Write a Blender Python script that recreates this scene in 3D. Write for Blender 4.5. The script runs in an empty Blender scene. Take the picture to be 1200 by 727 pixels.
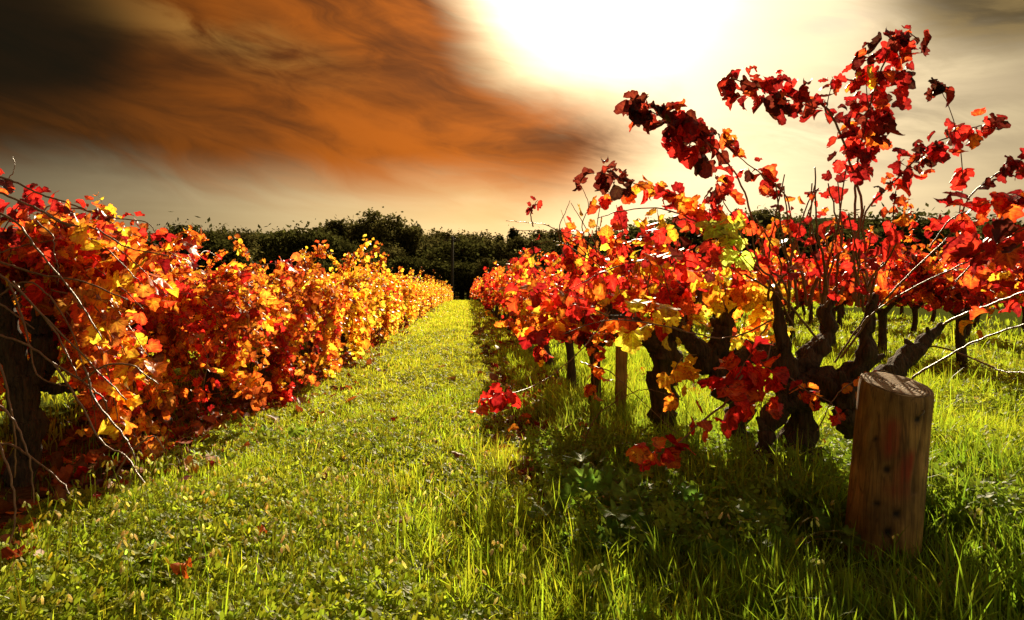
import bpy, math, random
import numpy as np
from mathutils import noise as mnoise, Vector

R = np.random.default_rng(11)
random.seed(11)
SC = bpy.context.scene
COL = SC.collection
rad = math.radians

# ------------------------------------------------------------------ camera frame (row direction = +Y, eye at 1 m)
F, VX, VY, H = 900.0, 546.0, 338.0, 1.0
def P(px, py, Y):
    return np.array([(px - VX) / F * Y, Y, H - (py - VY) / F * Y])

SUN_AZ, SUN_EL = 10.0, 24.0

# ------------------------------------------------------------------ object helpers
def link(o, parent=None):
    COL.objects.link(o)
    if parent is not None:
        o.parent = parent
    return o

def tag(o, label=None, cat=None, group=None, kind=None):
    if label: o['label'] = label
    if cat: o['category'] = cat
    if group: o['group'] = group
    if kind: o['kind'] = kind
    return o

def empty(name, loc, label, cat, group=None, rz=0.0):
    o = bpy.data.objects.new(name, None)
    o.empty_display_size = .1
    link(o); o.location = loc; o.rotation_euler = (0, 0, rz)
    return tag(o, label, cat, group)

class MB:
    """collects vertices, faces (tri or quad), colours"""
    def __init__(s):
        s.v, s.f, s.c, s.n, s.m, s.l = [], [], [], 0, [], []
    def add(s, V, Fc, C=None, mat=0, LC=None):
        V = np.asarray(V, dtype=np.float32).reshape(-1, 3)
        if len(V) == 0: return
        if C is None: C = np.ones((len(V), 3), np.float32)
        C = np.asarray(C, np.float32)
        if C.ndim == 1: C = np.tile(C, (len(V), 1))
        s.v.append(V); s.c.append(C); s.l.append(LC)
        if not isinstance(Fc, (list, tuple)): Fc = [Fc]
        for a in Fc:
            a = np.asarray(a, dtype=np.int64)
            if a.size:
                s.f.append(a + s.n); s.m.append(np.full(len(a), mat, np.int32))
        s.n += len(V)
    def mesh(s, name, mats, smooth=True):
        V = np.concatenate(s.v); C = np.concatenate(s.c)
        me = bpy.data.meshes.new(name)
        me.vertices.add(len(V)); me.vertices.foreach_set('co', V.ravel())
        loops = np.concatenate([a.ravel() for a in s.f]).astype(np.int32)
        sizes = np.concatenate([np.full(len(a), a.shape[1], np.int32) for a in s.f])
        starts = np.concatenate([[0], np.cumsum(sizes)[:-1]]).astype(np.int32)
        me.loops.add(len(loops)); me.loops.foreach_set('vertex_index', loops)
        me.polygons.add(len(sizes)); me.polygons.foreach_set('loop_start', starts)
        try: me.polygons.foreach_set('loop_total', sizes)
        except Exception: pass
        me.polygons.foreach_set('material_index', np.concatenate(s.m))
        me.polygons.foreach_set('use_smooth', np.full(len(sizes), smooth, bool))
        for m in (mats if isinstance(mats, (list, tuple)) else [mats]):
            me.materials.append(m)
        at = me.color_attributes.new('Col', 'FLOAT_COLOR', 'POINT')
        at.data.foreach_set('color', np.concatenate([C, np.ones((len(C), 1), np.float32)], 1).astype(np.float32).ravel())
        if any(q is not None for q in s.l):
            LCs = np.concatenate([np.full((len(v), 3), 9., np.float32) if q is None else np.asarray(q, np.float32) for v, q in zip(s.v, s.l)])
            la = me.attributes.new('Leaf', 'FLOAT_VECTOR', 'POINT'); la.data.foreach_set('vector', LCs.ravel())
        me.update(calc_edges=True); me.validate()
        return me
    def build(s, name, mats, parent=None, smooth=True):
        return link(bpy.data.objects.new(name, s.mesh(name, mats, smooth)), parent)

def unit(a):
    a = np.asarray(a, float)
    return a / np.maximum(np.linalg.norm(a, axis=-1, keepdims=True), 1e-9)

def spline(pts, n, rr=None):
    """Catmull-Rom through pts -> n points (and radii)"""
    pts = np.asarray(pts, float)
    q = np.concatenate([[2 * pts[0] - pts[1]], pts, [2 * pts[-1] - pts[-2]]])
    k = len(pts) - 1
    t = np.linspace(0, k, n); i = np.minimum(t.astype(int), k - 1); u = (t - i)[:, None]
    a, b, c, d = q[i], q[i + 1], q[i + 2], q[i + 3]
    out = .5 * (2 * b + (c - a) * u + (2 * a - 5 * b + 4 * c - d) * u ** 2 + (-a + 3 * b - 3 * c + d) * u ** 3)
    if rr is None: return out
    return out, np.interp(t, np.arange(k + 1), rr)

def tube(mb, pts, radii, sides=6, rough=0.0, freq=12.0, col=(1, 1, 1), cap=True, mat=0):
    pts = np.asarray(pts, float); n = len(pts)
    radii = np.broadcast_to(np.asarray(radii, float), (n,))
    T = unit(np.gradient(pts, axis=0))
    ref = np.array([1., 0, 0]) if abs(T[0][0]) < .8 else np.array([0, 1., 0])
    N = np.zeros_like(T); v = ref
    for i in range(n):
        v = v - T[i] * np.dot(v, T[i]); v = v / max(np.linalg.norm(v), 1e-9); N[i] = v
    B = np.cross(T, N)
    a = np.linspace(0, 2 * np.pi, sides, endpoint=False)
    V = pts[:, None, :] + radii[:, None, None] * (np.cos(a)[None, :, None] * N[:, None, :] + np.sin(a)[None, :, None] * B[:, None, :])
    if rough:
        for i in range(n):
            for j in range(sides):
                p = V[i, j]
                g = mnoise.noise(Vector(p * freq)) + .55 * mnoise.noise(Vector(p * freq * 2.7))
                ridge = .35 * math.sin(a[j] * 5 + 3 * mnoise.noise(Vector(p * 3)))
                V[i, j] = pts[i] + (p - pts[i]) * (1 + rough * (g + ridge))
    idx = np.arange(n * sides).reshape(n, sides)
    nx = np.roll(idx, -1, 1)
    Q = np.stack([idx[:-1], nx[:-1], nx[1:], idx[1:]], -1).reshape(-1, 4)
    V = V.reshape(-1, 3); fs = [Q]
    if cap:
        V = np.concatenate([V, [pts[-1] + T[-1] * radii[-1] * .5]])
        k = n * sides
        fs.append(np.stack([idx[-1], nx[-1], np.full(sides, k)], -1))
    mb.add(V, fs, np.asarray(col, float), mat)

# ------------------------------------------------------------------ terrain
def gz(x, y):
    x = np.asarray(x, float); y = np.asarray(y, float)
    z = .022 * np.sin(1.7 * x + .4) * np.cos(.83 * y + .5) + .014 * np.sin(4.3 * x + 1.9 * y) + .010 * np.sin(2.1 * y - 5.2 * x + 1.)
    z = z + .03 * np.exp(-((x + .35) / .55) ** 2) - .03 * np.exp(-((x - .45) / .25) ** 2)
    return z * np.clip((60 - y) / 30, 0, 1) - np.clip((y - 48) / 64, 0, 1) * .8      # the block falls away gently at its far end

# ------------------------------------------------------------------ materials
def mat(name):
    m = bpy.data.materials.new(name); m.use_nodes = True
    nt = m.node_tree; nt.nodes.clear()
    return m, nt
def N(nt, t, **kw):
    n = nt.nodes.new(t)
    for k, v in kw.items(): setattr(n, k, v)
    return n
def setin(n, **kw):
    for k, v in kw.items():
        n.inputs[k.replace('_', ' ')].default_value = v
    return n
def ramp(nt, stops, interp='LINEAR'):
    r = N(nt, 'ShaderNodeValToRGB'); cr = r.color_ramp; cr.interpolation = interp
    while len(cr.elements) < len(stops): cr.elements.new(.5)
    for e, (p, c) in zip(cr.elements, stops):
        e.position = p; e.color = (*c, 1)
    return r

def leaf_material(name, transl=.55, tgain=1.5, rough=.38, spec=.45, nscale=45., blotch=.5, veins=False):
    m, nt = mat(name); L = nt.links
    at = N(nt, 'ShaderNodeAttribute', attribute_name='Col')
    tc = N(nt, 'ShaderNodeTexCoord')
    no = setin(N(nt, 'ShaderNodeTexNoise'), Scale=nscale, Detail=3., Roughness=.6)
    L.new(tc.outputs['Object'], no.inputs['Vector'])
    rp = ramp(nt, [(.33, (1 - blotch, (1 - blotch) * .8, (1 - blotch) * .8)), (.48, (.95, .9, .9)), (.66, (1.15, 1.2, 1.2))])
    L.new(no.outputs['Fac'], rp.inputs['Fac'])
    mu = N(nt, 'ShaderNodeMix', data_type='RGBA', blend_type='MULTIPLY'); mu.inputs[0].default_value = 1
    L.new(at.outputs['Color'], mu.inputs[6]); L.new(rp.outputs['Color'], mu.inputs[7])
    if veins:
        la = N(nt, 'ShaderNodeAttribute', attribute_name='Leaf'); ls = N(nt, 'ShaderNodeSeparateXYZ'); L.new(la.outputs['Vector'], ls.inputs[0])
        def MM(op, *a):
            n = N(nt, 'ShaderNodeMath', operation=op)
            for i, v in enumerate(a):
                if hasattr(v, 'is_output'): L.new(v, n.inputs[i])
                else: n.inputs[i].default_value = v
            return n.outputs[0]
        ax = MM('ABSOLUTE', ls.outputs[0]); ly = MM('SUBTRACT', ls.outputs[1], .04); dm = ax
        for th in (.62, 1.28):
            dm = MM('MINIMUM', dm, MM('ABSOLUTE', MM('SUBTRACT', MM('MULTIPLY', ax, math.cos(th)), MM('MULTIPLY', ly, math.sin(th)))))
        # finer side veins
        dm = MM('MINIMUM', dm, MM('ADD', MM('MULTIPLY', MM('PINGPONG', MM('SUBTRACT', ly, MM('MULTIPLY', ax, .8)), .075), 1.6), .012))
        vr = ramp(nt, [(.0, (1., 1., 1.)), (.045, (.0, .0, .0))]); L.new(dm, vr.inputs['Fac'])
        vm = N(nt, 'ShaderNodeMix', data_type='RGBA', blend_type='MULTIPLY'); vm.inputs[7].default_value = (1.4, 2.3, 1.5, 1)
        L.new(MM('MULTIPLY', vr.outputs['Color'], .8), vm.inputs[0]); L.new(mu.outputs[2], vm.inputs[6]); mu = vm
    pb = setin(N(nt, 'ShaderNodeBsdfPrincipled'), Roughness=rough)
    pb.inputs['Specular IOR Level'].default_value = spec
    L.new(mu.outputs[2], pb.inputs['Base Color'])
    bp = setin(N(nt, 'ShaderNodeBump'), Strength=.35, Distance=.006)
    L.new(no.outputs['Fac'], bp.inputs['Height']); L.new(bp.outputs['Normal'], pb.inputs['Normal'])
    tr = N(nt, 'ShaderNodeBsdfTranslucent')
    g = N(nt, 'ShaderNodeMix', data_type='RGBA', blend_type='MULTIPLY'); g.inputs[0].default_value = 1
    g.inputs[7].default_value = (tgain, tgain, tgain, 1)
    L.new(mu.outputs[2], g.inputs[6]); L.new(g.outputs[2], tr.inputs['Color'])
    mx = N(nt, 'ShaderNodeMixShader'); mx.inputs[0].default_value = transl
    L.new(pb.outputs[0], mx.inputs[1]); L.new(tr.outputs[0], mx.inputs[2])
    o = N(nt, 'ShaderNodeOutputMaterial'); L.new(mx.outputs[0], o.inputs['Surface'])
    return m

def bark_material(name, c0, c1, scale=30., rough=.85, bump=.8, stretch=.25):
    m, nt = mat(name); L = nt.links
    tc = N(nt, 'ShaderNodeTexCoord'); mp = N(nt, 'ShaderNodeMapping'); mp.inputs['Scale'].default_value = (1, 1, stretch)
    L.new(tc.outputs['Object'], mp.inputs['Vector'])
    no = setin(N(nt, 'ShaderNodeTexNoise'), Scale=scale, Detail=6., Roughness=.65)
    L.new(mp.outputs['Vector'], no.inputs['Vector'])
    vo = setin(N(nt, 'ShaderNodeTexVoronoi', feature='DISTANCE_TO_EDGE'), Scale=scale * .9)
    L.new(mp.outputs['Vector'], vo.inputs['Vector'])
    rp = ramp(nt, [(.3, c0), (.7, c1)]); L.new(no.outputs['Fac'], rp.inputs['Fac'])
    pb = setin(N(nt, 'ShaderNodeBsdfPrincipled'), Roughness=rough)
    L.new(rp.outputs['Color'], pb.inputs['Base Color'])
    ad = N(nt, 'ShaderNodeMath', operation='ADD'); L.new(no.outputs['Fac'], ad.inputs[0]); L.new(vo.outputs['Distance'], ad.inputs[1])
    bp = setin(N(nt, 'ShaderNodeBump'), Strength=bump, Distance=.02)
    L.new(ad.outputs[0], bp.inputs['Height']); L.new(bp.outputs['Normal'], pb.inputs['Normal'])
    o = N(nt, 'ShaderNodeOutputMaterial'); L.new(pb.outputs[0], o.inputs['Surface'])
    return m

M_LEAF = leaf_material('vine_leaf', .6, 1.5, .38, .45, 46., .6, True)
M_GRASS = leaf_material('grass_blade', .55, 1.6, .42, .3, 9., .25)
M_WEED = leaf_material('weed_leaf', .55, 1.7, .55, .16, 30., .25)
M_LITTER = leaf_material('dry_leaf', .3, 1.2, .6, .3, 40., .4)
M_TREE = leaf_material('tree_leaf', .35, 1.2, .9, .0, 3., .3)
M_BARK = bark_material('vine_bark', (.016, .010, .006), (.14, .085, .045), 60., .95, 1., .14)
M_CANE = bark_material('cane_bark', (.13, .058, .028), (.32, .16, .08), 60., .42, .3, .2)
M_TRUNK = bark_material('tree_bark', (.03, .022, .015), (.09, .07, .05), 6., .9, .6, .3)
M_POLE = bark_material('pole_wood', (.03, .022, .014), (.07, .05, .035), 10., .85, .5, .1)

# ------------------------------------------------------------------ leaves
_half = [(.0, .04), (.13, -.09), (.28, -.12), (.40, -.05), (.45, .05), (.43, .13), (.54, .21), (.59, .34), (.56, .46), (.45, .48),
         (.38, .54), (.42, .66), (.35, .77), (.22, .82), (.15, .92), (.0, 1.0)]
OUT = np.array(_half + [(-x, y) for x, y in _half[-2:0:-1]])
TIPW = np.array([0, .2, .5, .3, .1, 0, .5, 1, .5, .1, 0, .5, .6, .2, .5, 1]); TIPW = np.concatenate([TIPW, TIPW[-2:0:-1]])
_h2 = [(.0, .03), (.3, -.11), (.46, .10), (.57, .34), (.43, .53), (.32, .80), (.0, 1.0)]
OUT2 = np.array(_h2 + [(-x, y) for x, y in _h2[-2:0:-1]])

def bend(V, kx, ky, fold, rip, rng):
    x, y, z = V[:, 0].copy(), V[:, 1].copy() - .35, V[:, 2].copy()
    z = z + fold * np.abs(x)
    ph = rng.uniform(0, 6.28, 3)
    rr = np.sqrt(x * x + y * y)
    th = np.arctan2(x, y)
    z = z + rip * rr * (np.sin(3 * th + ph[0]) + .6 * np.sin(7 * th + ph[1]))
    if abs(kx) > 1e-3:
        x, z = np.sin(kx * x) / kx, z * np.cos(kx * x) + (1 - np.cos(kx * x)) / kx
    if abs(ky) > 1e-3:
        y, z = np.sin(ky * y) / ky, z * np.cos(ky * y) + (1 - np.cos(ky * y)) / ky
    return np.stack([x, y + .35, z], 1)

def leaf_template(hi, kx, ky, fold, rip, seed):
    rng = np.random.default_rng(seed)
    o = OUT if hi else OUT2
    n = len(o); c = np.array([0, .33])
    j = o + rng.normal(0, .032 if hi else .035, o.shape)
    out = np.column_stack([j, np.zeros(n)])
    if hi:
        ring = np.column_stack([c + (j - c) * .55, np.zeros(n)])
        V = np.concatenate([[[c[0], c[1], 0]], ring, out])
        i = np.arange(n); k = np.roll(i, -1)
        faces = [np.stack([np.zeros(n, int), 1 + i, 1 + k], 1), np.stack([1 + i, 1 + n + i, 1 + n + k, 1 + k], 1)]
        w = np.concatenate([[0], .35 - .25 * TIPW, 1 - .35 * TIPW])
    else:
        V = np.concatenate([[[c[0], c[1], 0]], out])
        i = np.arange(n); k = np.roll(i, -1)
        faces = [np.stack([np.zeros(n, int), 1 + i, 1 + k], 1)]
        w = np.concatenate([[0], np.full(n, .9)])
    return bend(V, kx, ky, fold, rip, rng), faces, np.clip(w, 0, 1), V.copy()

_rt = np.random.default_rng(5)
T_HI = [leaf_template(True, _rt.uniform(-1.7, 1.7), _rt.uniform(-1.7, 1.2), _rt.uniform(-.4, .6), _rt.uniform(.06, .14), s) for s in range(10)]
T_LO = [leaf_template(False, _rt.uniform(-1.1, 1.1), _rt.uniform(-1.2, .9), _rt.uniform(-.35, .5), _rt.uniform(.03, .09), s) for s in range(6)]
T_DRY = [leaf_template(True, _rt.choice([-1, 1]) * _rt.uniform(2.0, 3.6), _rt.uniform(-2.2, 2.2), _rt.uniform(-.3, .6), _rt.uniform(.08, .18), s) for s in range(8)]

def put_leaves(mb, pos, nrm, tip, size, cin, cout, templates):
    n = len(pos)
    if n == 0: return
    z = unit(nrm); y = tip - z * np.sum(tip * z, 1, keepdims=True); y = unit(y); x = np.cross(y, z)
    which = R.integers(0, len(templates), n)
    for t, (V, faces, w, flat) in enumerate(templates):
        s = np.where(which == t)[0]
        if len(s) == 0: continue
        k = len(V)
        asp = R.uniform(.85, 1.15, (len(s), 1, 1))
        L = size[s][:, None, None] * (V[None, :, 0:1] * asp * x[s][:, None, :] + V[None, :, 1:2] * y[s][:, None, :] + V[None, :, 2:3] * z[s][:, None, :])
        W = (pos[s][:, None, :] + L).reshape(-1, 3)
        C = (cin[s][:, None, :] * (1 - w)[None, :, None] + cout[s][:, None, :] * w[None, :, None]).reshape(-1, 3)
        off = (np.arange(len(s)) * k)[:, None, None]
        mb.add(W, [(f[None] + off).reshape(-1, f.shape[1]) for f in faces], C, LC=np.tile(flat, (len(s), 1)))

PAL = {   # weight, colour near the veins, colour at the margin
    'red':    [(3, (.62, .03, .018), (.50, .012, .014)), (2, (.70, .12, .02), (.55, .02, .016)), (1.2, (.36, .012, .014), (.25, .008, .01))],
    'deep':   [(3, (.26, .012, .012), (.16, .008, .009)), (1, (.5, .03, .015), (.24, .012, .012)), (1.2, (.10, .012, .010), (.06, .008, .007))],
    'dead':   [(2, (.16, .02, .012), (.07, .01, .008)), (1, (.34, .03, .015), (.14, .012, .01)), (1.2, (.05, .012, .008), (.03, .008, .006))],
    'orange': [(3, (.72, .20, .02), (.62, .09, .015)), (1.5, (.74, .30, .025), (.62, .07, .015)), (1, (.55, .07, .015), (.45, .03, .012))],
    'gold':   [(3, (.76, .42, .033), (.70, .26, .02)), (2, (.80, .51, .045), (.74, .38, .028)), (1, (.72, .26, .02), (.60, .12, .015))],
    'yellow': [(3, (.84, .64, .06), (.80, .54, .04)), (1, (.72, .60, .08), (.70, .48, .05))],
    'lime':   [(1, (.55, .58, .10), (.48, .50, .06))],
    'rust':   [(3, (.46, .12, .02), (.34, .05, .014)), (1.5, (.56, .22, .025), (.40, .08, .016)), (1, (.32, .06, .014), (.22, .03, .01))],
    'brown':  [(2, (.30, .11, .03), (.20, .06, .02)), (1, (.40, .17, .04), (.26, .08, .02))],
}
def pick(names, n):
    """names: one palette name per leaf"""
    ci = np.zeros((n, 3)); co = np.zeros((n, 3))
    for nm in sorted(set(names)):
        s = np.array([i for i in range(n) if names[i] == nm]); p = PAL[nm]
        w = np.array([q[0] for q in p], float); k = R.choice(len(p), len(s), p=w / w.sum())
        j = np.exp(R.normal(0, .16, (len(s), 1))) * np.exp(R.normal(0, .06, (len(s), 3)))
        ci[s] = np.array([p[q][1] for q in k]) * j; co[s] = np.array([p[q][2] for q in k]) * j
    return np.clip(ci, 0, .95), np.clip(co, 0, .95)

def mixpal(d, n):
    ks = list(d); w = np.array([d[k] for k in ks], float)
    return [ks[i] for i in R.choice(len(ks), n, p=w / w.sum())]

def leaves_along(mb, pts, t0, t1, n, size, pal, spread=.05, dry=0.0, hi=True, sizevar=.25, droop=.7, palmix=None):
    """n leaves hung on a curve between parameters t0..t1"""
    pts = np.asarray(pts, float)
    seg = np.concatenate([[0], np.cumsum(np.linalg.norm(np.diff(pts, axis=0), axis=1))]); seg /= seg[-1]
    t = np.sort(R.uniform(t0, t1, n))
    p = np.stack([np.interp(t, seg, pts[:, k]) for k in range(3)], 1)
    d = R.normal(0, 1, (n, 3)); d[:, 2] *= .7; d = unit(d)
    p = p + d * spread * R.uniform(.5, 1.3, (n, 1))
    tip = d * .55 + np.array([0, 0, -droop]) + R.normal(0, .35, (n, 3))
    nrm = d * .5 + np.array([0, 0, .35]) + R.normal(0, .6, (n, 3))
    sz = size * np.exp(R.normal(0, sizevar, n))
    names = [pal] * n if palmix is None else mixpal(palmix, n)
    ci, co = pick(names, n)
    k = R.uniform(0, 1, n) < dry
    for s, T in ((~k, T_HI if hi else T_LO), (k, T_DRY)):
        put_leaves(mb, p[s], nrm[s], tip[s], sz[s], ci[s], co[s], T)

# ------------------------------------------------------------------ a procedural bush vine
def grow_cane(start, d, length, grav, step=.07, floor=.08, limx=.75, wob=.10):
    p = np.array(start, float); d = unit(np.array(d, float)); out = [p.copy()]
    for _ in range(int(length / step)):
        d = d + np.array([0, 0, -grav]) * step + R.normal(0, wob, 3) * step * 5
        if abs(p[0]) > limx and d[0] * p[0] > 0: d[0] *= .25
        d = unit(d); p = p + d * step
        if p[2] < floor: break
        out.append(p.copy())
    if len(out) < 3: out.append(p + d * step); out.append(p + d * 2 * step)
    return np.array(out)

VINE_MESH = {}
def make_vine_meshes(key, head=.58, ncane=34, clen=(.7, 1.35), grav=1.5, leaf=.115, mix=None, hi=False, floor=.10, sep_canes=6, bare=.12,
                     lpc=24, up=.9, trunk_r=.065, lean=0.0, ysp=.55, limx=.72, arms=3, spray=.15):
    parts = []
    mb = MB()
    base = np.array([[0, 0, -.12], [R.normal(0, .02), R.normal(0, .02), .1], [R.normal(0, .04) + lean * .5, R.normal(0, .04), head * .6], [lean, R.normal(0, .03), head]])
    pts, rr = spline(base, 12, [trunk_r * 1.35, trunk_r * 1.05, trunk_r * .85, trunk_r * 1.0])
    tube(mb, pts, rr, 10, .16, 14.)
    parts.append(('trunk', mb.mesh('trunk', M_BARK)))
    top = pts[-1]; tips = []
    for a in range(arms):
        ang = (a + R.uniform(-.25, .25)) * 2 * math.pi / arms + .5
        e = top + np.array([.22 * math.cos(ang), ysp * .62 * math.sin(ang), R.uniform(.10, .28)])
        mid = (top + e) / 2 + np.array([R.normal(0, .03), R.normal(0, .03), -.04])
        q, r = spline([top - [0, 0, .05], mid, e], 9, [trunk_r * .72, trunk_r * .5, trunk_r * .36])
        mb = MB(); tube(mb, q, r, 8, .2, 18.)
        parts.append(('arm', mb.mesh('arm', M_BARK))); tips += list(q[3:])
    fol = MB(); canes_in = MB()
    for k in range(ncane):
        s = tips[R.integers(len(tips))]
        ang = R.uniform(0, 2 * math.pi)
        d = np.array([math.cos(ang) * .9, math.sin(ang) * .8, up * R.uniform(.35, 1.5)])
        g = grav * R.uniform(.6, 1.3)
        if R.uniform() < spray: d[2] += .9; g *= .35
        L = R.uniform(*clen)
        c = grow_cane(s, d, L, g, floor=floor, limx=limx)
        r = np.linspace(.0055, .0018, len(c))
        if k < sep_canes:
            mb = MB(); tube(mb, c, r, 5)
            parts.append(('cane', mb.mesh('cane', M_CANE)))
        else:
            tube(fol, c, r * .9, 4, mat=1, col=(.2, .1, .05))
        ks = list(mix); w = np.array([mix[q] for q in ks], float); w /= w.sum()
        main = ks[R.choice(len(ks), p=w)]
        pm = {q: .35 * w[i] for i, q in enumerate(ks)}; pm[main] = pm[main] + .65
        n = int(lpc * (len(c) * .07) / 1.0 * R.uniform(.7, 1.25))
        if R.uniform() < bare: n = int(n * .25)
        if len(c) > 4 and n > 0:
            leaves_along(fol, c, .12, 1.0, n, leaf, main, .055, .36, hi, sizevar=.34, palmix=pm)
    parts.append(('foliage', fol.mesh('foliage', [M_LEAF, M_CANE])))
    VINE_MESH[key] = parts
    return parts

def place_vine(key, x, y, label, group, rz=0.0, s=1.0, sep=True, name='grapevine', seen=set()):
    root = empty(name, (x, y, float(gz(x, y))), label, 'grapevine', group, rz)
    root.scale = (s, s, s * random.uniform(.95, 1.06))
    for nm, me in VINE_MESH[key]:
        if nm == 'cane' and not sep: continue
        link(bpy.data.objects.new(nm, me), root)
    return root

# ------------------------------------------------------------------ hand-placed canes (traced, at real depths)
def pxcurve(root_loc, pts, Y0, Y1, n=None):
    k = len(pts)
    w = np.array([P(px, py, Y0 + (Y1 - Y0) * i / max(k - 1, 1)) for i, (px, py) in enumerate(pts)]) - root_loc
    return w

def add_cane(root, loc, pts, Y0, Y1, r0=.006, r1=.0022, fol=None, leaves=(), name='cane', m=None, sides=6, rough=0.):
    w = pxcurve(loc, pts, Y0, Y1)
    n = max(10, len(pts) * 5)
    c, r = spline(w, n, np.linspace(r0, r1, len(w)))
    c[1:-1] += R.normal(0, .0018, c[1:-1].shape)
    mb = MB(); tube(mb, c, r, sides, rough, 20.)
    mb.build(name, m or M_CANE, root)
    for lv in leaves:
        t0, t1, cnt, size, pal = lv[:5]; size = size * .63; cnt = int(math.ceil(cnt * 1.35))
        kw = lv[5] if len(lv) > 5 else {}
        leaves_along(fol, c, t0, t1, cnt, size, pal, **kw)
    return c

def limb(root, loc, pts, Ys, radpx, name, sides=14, rough=.22, freq=16., n=22, wob=.55):
    w = np.array([P(px, py, Y) for (px, py), Y in zip(pts, Ys)]) - loc
    r = np.array([q * Y / F for q, Y in zip(radpx, Ys)])
    n = max(n, 36); c, rr = spline(w, n, r)
    sd = R.uniform(0, 50)
    for i in range(n):
        f = min(1, i / 4.)
        c[i] += f * rr[i] * wob * np.array([mnoise.noise(Vector((sd, i * .33, 1))), mnoise.noise(Vector((sd, i * .33, 9))), mnoise.noise(Vector((sd, i * .33, 17)))])
        rr[i] *= 1 + .38 * mnoise.noise(Vector((sd + 7, i * .42, 3))) + .22 * mnoise.noise(Vector((sd + 7, i * 1.1, 5)))
    mb = MB(); tube(mb, c, rr, max(sides, 22), rough, freq)
    if name == 'arm':                       # old pruning spurs
        for q in (.55, .72, .86, .97):
            k = int(q * (n - 1)); d = unit(R.normal(0, 1, 3) * [1, .6, .4] + [0, 0, .9]); L_ = rr[k] * R.uniform(1.6, 3.0)
            e = c[k] + d * L_; tube(mb, spline(np.array([c[k], c[k] + d * L_ * .55 + R.normal(0, .006, 3), e]), 9), np.linspace(rr[k] * .7, rr[k] * .2, 9), 12, rough, freq)
    return mb.build(name, M_BARK, root), c

# ================================================================== HERO VINE (right, behind the cut post)
G_R = 'grapevines of the row right of the lane'
G_L = 'grapevines of the row left of the lane'
def ground_at(px, Y):
    x = (px - VX) / F * Y
    return np.array([x, Y, float(gz(x, Y))])

def root_at(px, Y, label, group):
    loc = ground_at(px, Y)
    return empty('grapevine', loc, label, 'grapevine', group), loc

D = dict
r1, l1 = root_at(932, 3.95, 'largest gnarled grapevine with tall leafy canes against the sky, behind the cut round post', G_R)
limb(r1, l1, [(934, 585), (930, 545), (938, 505), (930, 465), (925, 430), (915, 390), (908, 345)], [3.95] * 7, [28, 24, 18, 16, 12, 8, 3], 'trunk', n=34, rough=.3)
limb(r1, l1, [(930, 470), (955, 450), (985, 448), (1013, 420), (1016, 380), (1026, 345)], [3.95, 3.9, 3.85, 3.8, 3.8, 3.8], [18, 16, 13, 10, 7, 3], 'arm', rough=.3)
limb(r1, l1, [(960, 448), (980, 462), (994, 485), (997, 507)], [3.9, 3.82, 3.78, 3.76], [18, 21, 18, 11], 'arm', rough=.34)
limb(r1, l1, [(930, 450), (952, 415), (970, 392), (966, 365), (985, 342)], [3.95, 4.0, 4.05, 4.05, 4.05], [14, 12, 10, 7, 3], 'arm', rough=.3)
limb(r1, l1, [(985, 470), (1020, 452), (1048, 432), (1075, 408), (1104, 383)], [4.0, 4.1, 4.15, 4.2, 4.25], [13, 12, 11, 10, 4], 'arm', rough=.28)
limb(r1, l1, [(903, 590), (893, 555), (895, 515), (912, 480), (928, 462)], [3.85, 3.85, 3.87, 3.9, 3.93], [17, 13, 11, 11, 11], 'arm', rough=.32)
fol = MB()
RD = D(hi=True, dry=.45, spread=.05)
RD2 = D(hi=True, dry=.3, spread=.06)
MIX_TOP = D(hi=True, dry=.65, spread=.05, palmix={'red': 1.2, 'deep': 2.4, 'dead': 2.2, 'orange': .15})
MIX_TOP2 = D(hi=True, dry=.5, spread=.045, palmix={'red': 1.8, 'deep': 2.0, 'dead': 1.0, 'orange': .2})
# tall cane bending left, with the right-hand leaf cluster
add_cane(r1, l1, [(985, 345), (1003, 285), (1010, 240), (996, 190), (976, 138), (962, 122), (943, 119), (915, 110), (880, 100), (856, 92)], 4.0, 3.6, .008, .003, fol,
         [(.74, 1., 44, .115, 'red', dict(MIX_TOP, spread=.085)), (.60, .74, 8, .10, 'red', MIX_TOP)])
add_cane(r1, l1, [(968, 128), (972, 110), (975, 90)], 3.75, 3.72, .003, .0015, fol, [(.8, 1, 3, .1, 'red', D(hi=True, spread=.02))])
# left leafy cluster near (800,140)
add_cane(r1, l1, [(912, 341), (895, 300), (882, 258), (868, 215), (848, 185), (829, 168), (795, 148), (765, 132), (742, 120)], 3.95, 3.5, .006, .0025, fol,
         [(.64, .93, 46, .12, 'red', dict(MIX_TOP, spread=.085)), (.90, 1., 14, .11, 'dead', D(hi=True, dry=.8, spread=.04))])
add_cane(r1, l1, [(945, 335), (930, 270), (921, 231), (901, 211), (870, 187), (848, 165)], 4.0, 3.6, .005, .002, fol,
         [(.45, .78, 12, .10, 'red', MIX_TOP2), (.9, 1, 3, .1, 'orange', RD)])
add_cane(r1, l1, [(880, 300), (862, 260), (845, 230), (838, 205)], 3.9, 3.7, .004, .002, fol, [(.55, 1, 12, .10, 'red', MIX_TOP)])
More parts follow.
